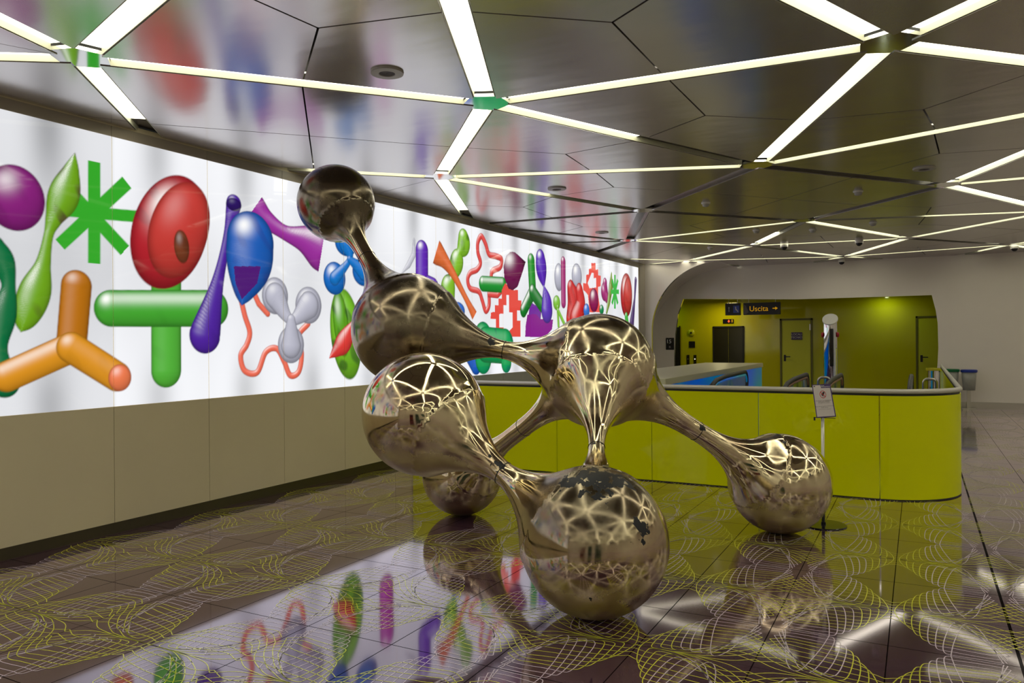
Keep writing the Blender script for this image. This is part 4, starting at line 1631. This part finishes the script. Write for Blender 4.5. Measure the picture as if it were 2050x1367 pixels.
def lime_door(name, x0, x1, zt, handle_left, sign=None):
    root = bpy.data.objects.new(name, None)
    COL.objects.link(root)
    root.location = (x0, YL, 0)
    struct(root)
    w = x1 - x0
    bm = bmesh.new()
    box(bm, -0.05, 0.0, -0.05, 0.0, 0, zt + 0.05)
    box(bm, w, w + 0.05, -0.05, 0.0, 0, zt + 0.05)
    box(bm, -0.05, w + 0.05, -0.05, 0.0, zt, zt + 0.05)
    obj('door_frame', bm, M['limeframe'], root)
    bm = bmesh.new()
    box(bm, 0.01, w - 0.01, -0.035, 0.0, 0.01, zt - 0.01, 0.003)
    obj('door_leaf', bm, M['limedoor'], root)
    bm = bmesh.new()
    hx = 0.09 if handle_left else w - 0.09
    sg = 1 if handle_left else -1
    box(bm, hx - 0.03, hx + 0.03, -0.045, -0.035, 0.98, 1.17, 0.004)
    box(bm, min(hx, hx + sg * 0.16), max(hx, hx + sg * 0.16), -0.09, -0.07, 1.10, 1.125, 0.004)
    box(bm, hx - 0.01, hx + 0.01, -0.09, -0.045, 1.10, 1.125)
    obj('door_handle', bm, M['black'], root)
    bm = bmesh.new()
    box(bm, w - 0.04, w - 0.005, -0.045, -0.035, zt - 0.3, zt - 0.12, 0.002)
    obj('hinge', bm, M['steel'], root)
    return root


d1 = lime_door('door_1', -3.62, -2.80, 2.20, True)
d2 = lime_door('door_2', -0.02, 0.95, 2.20, True)
s = thing('door_sign', 'small dark plate reading LOCALI TECNICI on the left lime door', 'sign', (-3.19, YL - 0.045, 1.73))
bm = bmesh.new()
box(bm, -0.155, 0.155, -0.008, 0.0, -0.11, 0.11, 0.002)
obj('plate', bm, M['purple'], s)
text_mesh('lettering', 'LOCALI', 0.085, M['whiteink'], s, (0, -0.010, 0.045))
text_mesh('lettering', 'TECNICI', 0.085, M['whiteink'], s, (0, -0.010, -0.045))
# lift door
root = bpy.data.objects.new('door_3', None)
COL.objects.link(root)
root.location = (-5.63, YL, 0)
struct(root)
bm = bmesh.new()
box(bm, -0.04, 0.0, -0.04, 0.0, 0, 2.05)
box(bm, 0.87, 0.91, -0.04, 0.0, 0, 2.05)
box(bm, -0.04, 0.91, -0.04, 0.0, 2.01, 2.05)
obj('door_frame', bm, M['black'], root)
bm = bmesh.new()
box(bm, 0.0, 0.43, -0.012, 0.0, 0, 2.01)
box(bm, 0.437, 0.87, -0.012, 0.0, 0, 2.01)
obj('door_leaf', bm, M['darkdoor'], root)
root = bpy.data.objects.new('door_4', None)
COL.objects.link(root)
root.location = (-7.5, YL, 0)
struct(root)
bm = bmesh.new()
box(bm, 0.0, 0.77, -0.03, 0.0, 0, 2.04)
obj('door_leaf', bm, M['black'], root)
bm = bmesh.new()
box(bm, -0.04, 0.0, -0.045, 0.0, 0, 2.08)
box(bm, 0.77, 0.80, -0.045, 0.0, 0, 2.08)
obj('door_frame', bm, M['darkdoor'], root)
# lift indicator
s = thing('lift_display', 'small black lift display with glowing red arrow above the lift door', 'display', (-5.195, YL, 2.205))
bm = bmesh.new()
box(bm, -0.165, 0.165, -0.03, 0.0, -0.065, 0.065, 0.004)
obj('housing', bm, M['blackgloss'], s)
bm = bmesh.new()
prism_y(bm, [(-0.02, 0.0), (0.02, -0.045), (0.06, 0.0), (0.035, 0.0), (0.035, 0.04), (0.005, 0.04), (0.005, 0.0)], -0.034, -0.031)
obj('red_arrow', bm, M['redled'], s)
bm = bmesh.new()
box(bm, 0.10, 0.14, -0.035, -0.03, -0.04, 0.05)
obj('indicator_lamp', bm, M['yellowink'], s)
# round detector and dark square plate, lift call panels
s = thing('round_wall_sounder', 'round lime wall sounder with black centre above the dark square plate', 'alarm', (-6.35, YL, 1.86))
bm = bmesh.new()
lathe(bm, [(0, 0), (0.12, 0), (0.11, 0.03), (0.04, 0.05), (0, 0.05)], 28)
o = obj('dome', bm, M['limedoor'], s, smooth=True)
o.rotation_euler = (PI / 2, 0, 0)
bm = bmesh.new()
lathe(bm, [(0, 0.048), (0.035, 0.05), (0.03, 0.07), (0, 0.07)], 18)
o = obj('black_centre', bm, M['black'], s)
o.rotation_euler = (PI / 2, 0, 0)
s = thing('wall_plate', 'dark square plate on the lime wall left of the lift', 'plate', (-6.33, YL, 1.49))
bm = bmesh.new()
box(bm, -0.095, 0.095, -0.02, 0, -0.10, 0.10, 0.004)
obj('plate', bm, M['blackgloss'], s)
for xx, lb, lit in ((-6.46, 'left of the two slim dark lift call panels', False), (-6.24, 'right of the two slim dark lift call panels, with a lit button', True)):
    s = thing('lift_call_panel', lb, 'control panel', (xx, YL, 1.0))
    bm = bmesh.new()
    box(bm, -0.045, 0.045, -0.015, 0, -0.16, 0.16, 0.004)
    obj('plate', bm, M['darkdoor'], s)
    bm = bmesh.new()
    lathe(bm, [(0, 0), (0.017, 0), (0.017, 0.008), (0, 0.008)], 14)
    o = obj('button', bm, M['dot'] if lit else M['steel'], s)
    o.location = (0, -0.015, 0.03)
    o.rotation_euler = (PI / 2, 0, 0)
# number plate beside the opening
s = thing('number_sign', 'black square sign with white 15 beside the lobby opening', 'sign', (-6.045, 20.6, 1.535))
bm = bmesh.new()
box(bm, -0.115, 0.115, -0.012, 0.0, -0.165, 0.165, 0.003)
obj('plate', bm, M['blackgloss'], s)
text_mesh('lettering', '15', 0.15, M['whiteink'], s, (-0.03, -0.014, 0.06))
bm = bmesh.new()
prism_y(bm, [(-0.03, -0.06), (0.02, -0.06), (0.02, -0.11), (-0.03, -0.11)], -0.014, -0.0122)
obj('pictogram', bm, M['greyink'], s)
# hanging exit signs
s = thing('exit_sign', 'hanging black sign reading Uscita with orange arrow above the lift lobby', 'sign', (-3.80, 21.5, 2.475))
bm = bmesh.new()
box(bm, -0.44, 0.53, -0.04, 0.04, -0.165, 0.165, 0.005)
obj('panel', bm, M['black'], s)
text_mesh('lettering', 'Uscita', 0.20, M['yellowink'], s, (-0.03, -0.043, -0.005))
bm = bmesh.new()
prism_y(bm, [(0.33, -0.012), (0.40, -0.012), (0.40, -0.045), (0.465, 0.0), (0.40, 0.045), (0.40, 0.012), (0.33, 0.012)], -0.044, -0.041)
obj('arrow', bm, M['yellowink'], s)
bm = bmesh.new()
prism_y(bm, [(-0.43, 0.13), (-0.36, 0.08), (-0.33, 0.0), (-0.30, -0.09), (-0.36, -0.14), (-0.43, -0.14)], -0.044, -0.041)
obj('white_patch', bm, M['greyink'], s)
bm = bmesh.new()
for sx in (-0.3, 0.4):
    tube(bm, [(sx, 0, 0.16), (sx, 0, 0.39)], 0.008, 8)
obj('hanger', bm, M['steel'], s)
s = thing('lift_sign', 'hanging black sign with white arrow and blue access symbol left of the exit sign', 'sign', (-4.52, 21.5, 2.475))
bm = bmesh.new()
box(bm, -0.21, 0.20, -0.04, 0.04, -0.165, 0.165, 0.005)
obj('panel', bm, M['black'], s)
bm = bmesh.new()
prism_y(bm, [(-0.115, -0.07), (-0.10, -0.07), (-0.10, 0.03), (-0.085, 0.03), (-0.108, 0.07), (-0.13, 0.03), (-0.115, 0.03)], -0.044, -0.041)
obj('arrow', bm, M['whiteink'], s)
bm = bmesh.new()
box(bm, 0.01, 0.17, -0.043, -0.041, -0.10, 0.10)
obj('blue_square', bm, M['blueink'], s)
bm = bmesh.new()
prism_y(bm, [(0.06, 0.07), (0.085, 0.07), (0.095, 0.0), (0.13, -0.03), (0.145, -0.08), (0.125, -0.08), (0.105, -0.04), (0.07, -0.02)], -0.046, -0.0435)
obj('pictogram', bm, M['whiteink'], s)
bm = bmesh.new()
for sx in (-0.12, 0.12):
    tube(bm, [(sx, 0, 0.16), (sx, 0, 0.39)], 0.008, 8)
obj('hanger', bm, M['steel'], s)
# square downlight and camera in the lobby ceiling
s = thing('square_downlight', 'small glowing rectangular downlight in the lobby ceiling above the lift', 'ceiling light', (-5.02, 22.2, 2.86))
bm = bmesh.new()
box(bm, -0.16, 0.16, -0.16, 0.16, -0.02, 0.0, 0.004)
obj('frame', bm, M['white_p'], s)
bm = bmesh.new()
box(bm, -0.14, 0.14, -0.14, 0.14, -0.026, -0.02)
obj('lens', bm, M['lamp'], s)

# ================================================================== BINS by the end wall
for xx, lid, lb, hh in ((0.31, 'bin_y', 'yellow-lidded chrome litter bin by the end wall, leftmost of three', 0.95), (0.66, 'bin_g', 'green-lidded dark litter bin between the yellow and blue ones', 0.93), (1.01, 'bin_b', 'blue-lidded litter bin with grey bag, nearest the white wall', 0.92)):
    s = thing('litter_bin', lb, 'bin', (xx, 20.25, 0), 'three litter bins at the end wall')
    z0 = 0.44 if lid != 'bin_y' else 0.0
    bm = bmesh.new()
    if lid == 'bin_y':
        lathe(bm, [(0, 0.0), (0.15, 0.0), (0.15, hh - 0.06), (0, hh - 0.06)], 28)
        obj('drum', bm, M['chrome'], s, smooth=False)
    else:
        lathe(bm, [(0, z0), (0.12, z0 + 0.01), (0.14, z0 + 0.25), (0.15, hh - 0.06), (0.13, hh - 0.06)], 28)
        o = obj('bag', bm, M['bag'], s, smooth=True)
        bm = bmesh.new()
        box(bm, -0.04, 0.04, 0.12, 0.16, 0.0, hh - 0.06, 0.004)
        box(bm, -0.14, 0.14, -0.12, 0.16, 0.0, 0.03, 0.006)
        obj('stand', bm, M['steel'], s)
    bm = bmesh.new()
    lathe(bm, [(0.12, hh - 0.07), (0.165, hh - 0.06), (0.17, hh - 0.015), (0.155, hh), (0, hh)], 28)
    obj('lid', bm, M[lid], s, smooth=False)

# ================================================================== NOTICE STAND beside the right ball
ns = thing('notice_stand', 'slim metal stand with tilted purple-bordered do-not-touch notice beside the rightmost ball', 'sign', (-0.755, 7.27, 0))
bm = bmesh.new()
lathe(bm, [(0, 0), (0.195, 0), (0.195, 0.006), (0.19, 0.010), (0.02, 0.012), (0.02, 0.03), (0, 0.03)], 48)
obj('base_disc', bm, M['blackgloss'], ns)
bm = bmesh.new()
tube(bm, [(0, 0, 0.01), (0, 0, 0.955)], 0.014, 16)
obj('pole', bm, M['steel'], ns, smooth=True)
# board plane: edges measured on the photo, leaning back
P00, P10 = Vector(at_y(1634.5, 836.5, 7.255)), Vector(at_y(1674, 834, 7.255))
P01, P11 = Vector(at_y(1625, 770, 7.33)), Vector(at_y(1662, 768.5, 7.33))
bm = bmesh.new()
loc = Vector(ns.location)
nrm = (P10 - P00).cross(P01 - P00).normalized()
if nrm.y > 0:
    nrm = -nrm


def bd(u_, v_, h=0.0):
    return P00 + (P10 - P00) * u_ + (P01 - P00) * v_ + (P11 - P10 - P01 + P00) * u_ * v_ + nrm * h - loc


def bquad(pts, h0, h1, mat, name, parent=ns):
    b3 = bmesh.new()
    A_ = [b3.verts.new(bd(x, y, h1)) for x, y in pts]
    B_ = [b3.verts.new(bd(x, y, h0)) for x, y in pts]
    b3.faces.new(A_)
    b3.faces.new(B_[::-1])
    for i in range(len(pts)):
        b3.faces.new([A_[i], B_[i], B_[(i + 1) % len(pts)], A_[(i + 1) % len(pts)]])
    bmesh.ops.recalc_face_normals(b3, faces=b3.faces)
    return obj(name, b3, mat, parent)


board = bquad([(0, 0), (1, 0), (1, 1), (0, 1)], -0.006, 0.0, M['purple'], 'notice_board')
bquad([(0.05, 0.03), (0.95, 0.03), (0.95, 0.885), (0.48, 0.885), (0.46, 0.975), (0.05, 0.975)], 0.0, 0.0008, M['paper'], 'paper', board).parent = board
ring = []
for k_ in range(28):
    an = 2 * PI * k_ / 28
    ring.append((0.52 + 0.17 * math.cos(an), 0.69 + 0.115 * math.sin(an)))
b3 = bmesh.new()
ins_ = [(0.52 + (x - 0.52) * 0.84, 0.69 + (y - 0.69) * 0.84) for x, y in ring]
A_ = [b3.verts.new(bd(x, y, 0.0014)) for x, y in ring]
B_ = [b3.verts.new(bd(x, y, 0.0014)) for x, y in ins_]
for i in range(28):
    b3.faces.new([A_[i], A_[(i + 1) % 28], B_[(i + 1) % 28], B_[i]])
c0, c1 = (0.41, 0.765), (0.63, 0.615)
b3.faces.new([b3.verts.new(bd(x, y, 0.0022)) for x, y in ((c0[0] - 0.014, c0[1] - 0.008), (c1[0] - 0.014, c1[1] - 0.008), (c1[0] + 0.014, c1[1] + 0.008), (c0[0] + 0.014, c0[1] + 0.008))])
obj('prohibition_ring', b3, M['redink'], board)
bquad([(0.44, 0.66), (0.50, 0.64), (0.56, 0.66), (0.60, 0.72), (0.63, 0.76), (0.56, 0.77), (0.50, 0.74), (0.45, 0.72)], 0.0009, 0.0013, M['ink'], 'hand_pictogram', board)
bquad([(0.47, 0.615), (0.57, 0.615), (0.57, 0.63), (0.47, 0.63)], 0.0009, 0.0013, M['greyink'], 'hand_pictogram', board)
bquad([(0.08, 0.93), (0.17, 0.93), (0.17, 0.955), (0.08, 0.955)], 0.0009, 0.0013, M['ink'], 'logo', board)
ex = (P10 - P00).normalized()
ey = (P01 - P00).normalized()
ez = ex.cross(ey).normalized()
rotm = Matrix((ex, ey, ez)).transposed().to_euler()
for tx, sz, u_, v_, mt in (('È vietato arrampicarsi', 0.0145, 0.5, 0.505, 'ink'), ("sull'opera d'arte", 0.0145, 0.5, 0.465, 'ink'), ('Si prega di non toccare', 0.010, 0.5, 0.43, 'greyink'),
                           ('Please do not touch or climb on the', 0.0105, 0.5, 0.335, 'ink'), ('work of art', 0.0125, 0.5, 0.295, 'ink'), ('thank you for your cooperation', 0.008, 0.5, 0.245, 'greyink'),
                           ('Arte', 0.014, 0.58, 0.955, 'whiteink'), ('Metropolitana', 0.013, 0.73, 0.925, 'whiteink')):
    o = text_mesh('lettering', tx, sz, M[mt], board, bd(u_, v_, 0.0012), rotm, ext=0.0002)
b3 = bmesh.new()
c_ = bd(0.5, 0.0, -0.01)
box(b3, c_.x - 0.105, c_.x + 0.075, c_.y - 0.003, c_.y + 0.003, c_.z - 0.006, c_.z + 0.0)
box(b3, c_.x - 0.105, c_.x - 0.092, c_.y - 0.01, c_.y + 0.01, c_.z - 0.03, c_.z)
obj('clamp_bar', b3, M['ink'], ns)
bm = bmesh.new()
tube(bm, [bd(0.5, 0.3, -0.03) + Vector((0, 0.03, 0)) * 0, bd(0.5, 0.3, -0.007)], 0.012, 10)
obj('bracket', bm, M['ink'], ns)

# ================================================================== CEILING FITTINGS
def speaker(px, py, label):
    p = at_z(px, py, ZC)
    s = thing('ceiling_speaker', label, 'speaker', (p[0], p[1], ZC), 'round speakers in the ceiling')
    bm = bmesh.new()
    lathe(bm, [(0.055, -0.012), (0.06, -0.016), (0.115, -0.014), (0.118, 0.0)], 40)
    obj('rim', bm, M['grey_p'], s, smooth=False)
    bm = bmesh.new()
    for k2 in range(6):
        r_ = 0.009 + k2 * 0.009
        lathe(bm, [(r_, -0.012), (r_ + 0.004, -0.012), (r_ + 0.004, -0.004), (r_, -0.004), (r_, -0.012)], 28)
    obj('grille', bm, M['greyink'], s)
    bm = bmesh.new()
    lathe(bm, [(0, -0.002), (0.06, -0.002), (0.06, 0.0)], 28)
    obj('backing', bm, M['ink'], s)


speaker(775, 144, 'round grey ceiling speaker at upper left between two strips')
speaker(1115, 377, 'round ceiling speaker above the mural reflection, middle distance')
speaker(1850, 337, 'round ceiling speaker near the right-hand dark strip')
speaker(1205, 465, 'round ceiling speaker nearest the far end of the mural')


def detector(px, py, label):
    p = at_z(px, py, ZC - 0.02)
    s = thing('smoke_detector', label, 'detector', (p[0], p[1], ZC), 'smoke detectors in the ceiling')
    bm = bmesh.new()
    lathe(bm, [(0.062, 0), (0.062, -0.012), (0.05, -0.018)], 26)
    obj('base', bm, M['white_p'], s)
    bm = bmesh.new()
    lathe(bm, [(0.048, -0.016), (0.044, -0.045), (0.02, -0.055), (0, -0.055)], 26)
    obj('sensor_head', bm, M['grey_p'], s, smooth=True)


detector(1413, 409, 'smoke detector left of the central dark strip, nearest of the left ones')
detector(1718, 386, 'smoke detector near the right-hand junction')
detector(1514, 463, 'smoke detector between the two left dark junctions')
detector(1748, 448, 'smoke detector over the lime reflection on the right')
detector(1627, 462, 'flat smoke detector between its left and right neighbours')
detector(1422, 497, 'smoke detector farthest to the left, by the end wall')


def dome_cam(px, py, z, label):
    p = at_z(px, py, z)
    s = thing('dome_camera', label, 'camera', (p[0], p[1], ZC), 'white dome cameras under the ceiling')
    bm = bmesh.new()
    lathe(bm, [(0.075, 0), (0.078, -0.03), (0.072, -0.055)], 28)
    obj('housing', bm, M['white_p'], s, smooth=False)
    bm = bmesh.new()
    lathe(bm, [(0.062, -0.052)] + [(0.062 * math.cos(a), -0.055 - 0.06 * math.sin(a)) for a in np.linspace(0.1, PI / 2, 7)], 28)
    obj('dome', bm, M['blackgloss'], s, smooth=True)


dome_cam(1570, 496, 3.5, 'white dome camera with black lens, leftmost of the four')
dome_cam(1720, 488, 3.5, 'white dome camera with black lens, right of the leftmost one')
dome_cam(1685, 526, 3.5, 'white dome camera with black lens, lowest, close to the end wall')
dome_cam(2031, 499, 3.5, 'white dome camera with black lens at the right edge')

# ================================================================== things behind the camera that the balls mirror
for i, (x, y, w, h, m, lb) in enumerate(((2.2, -3.6, 1.3, 2.0, 'kiosk', 'dark green machine behind the camera, mirrored in the balls'), (0.4, -4.2, 0.8, 1.7, 'kiosk', 'smaller dark green machine behind the camera'), (-1.2, -4.4, 1.0, 1.5, 'kioskred', 'dark red machine behind the camera'))):
    s = thing('ticket_machine', lb, 'machine', (x, y, 0))
    bm = bmesh.new()
    box(bm, -w / 2, w / 2, -0.35, 0.35, 0.08, h, 0.02)
    obj('cabinet', bm, M[m], s)
    bm = bmesh.new()
    box(bm, -w * 0.3, w * 0.3, 0.35, 0.36, h * 0.6, h * 0.85)
    obj('screen', bm, M['blackgloss'], s)
    bm = bmesh.new()
    box(bm, -w / 2 + 0.03, w / 2 - 0.03, -0.32, 0.32, 0.0, 0.08)
    obj('plinth', bm, M['ink'], s)
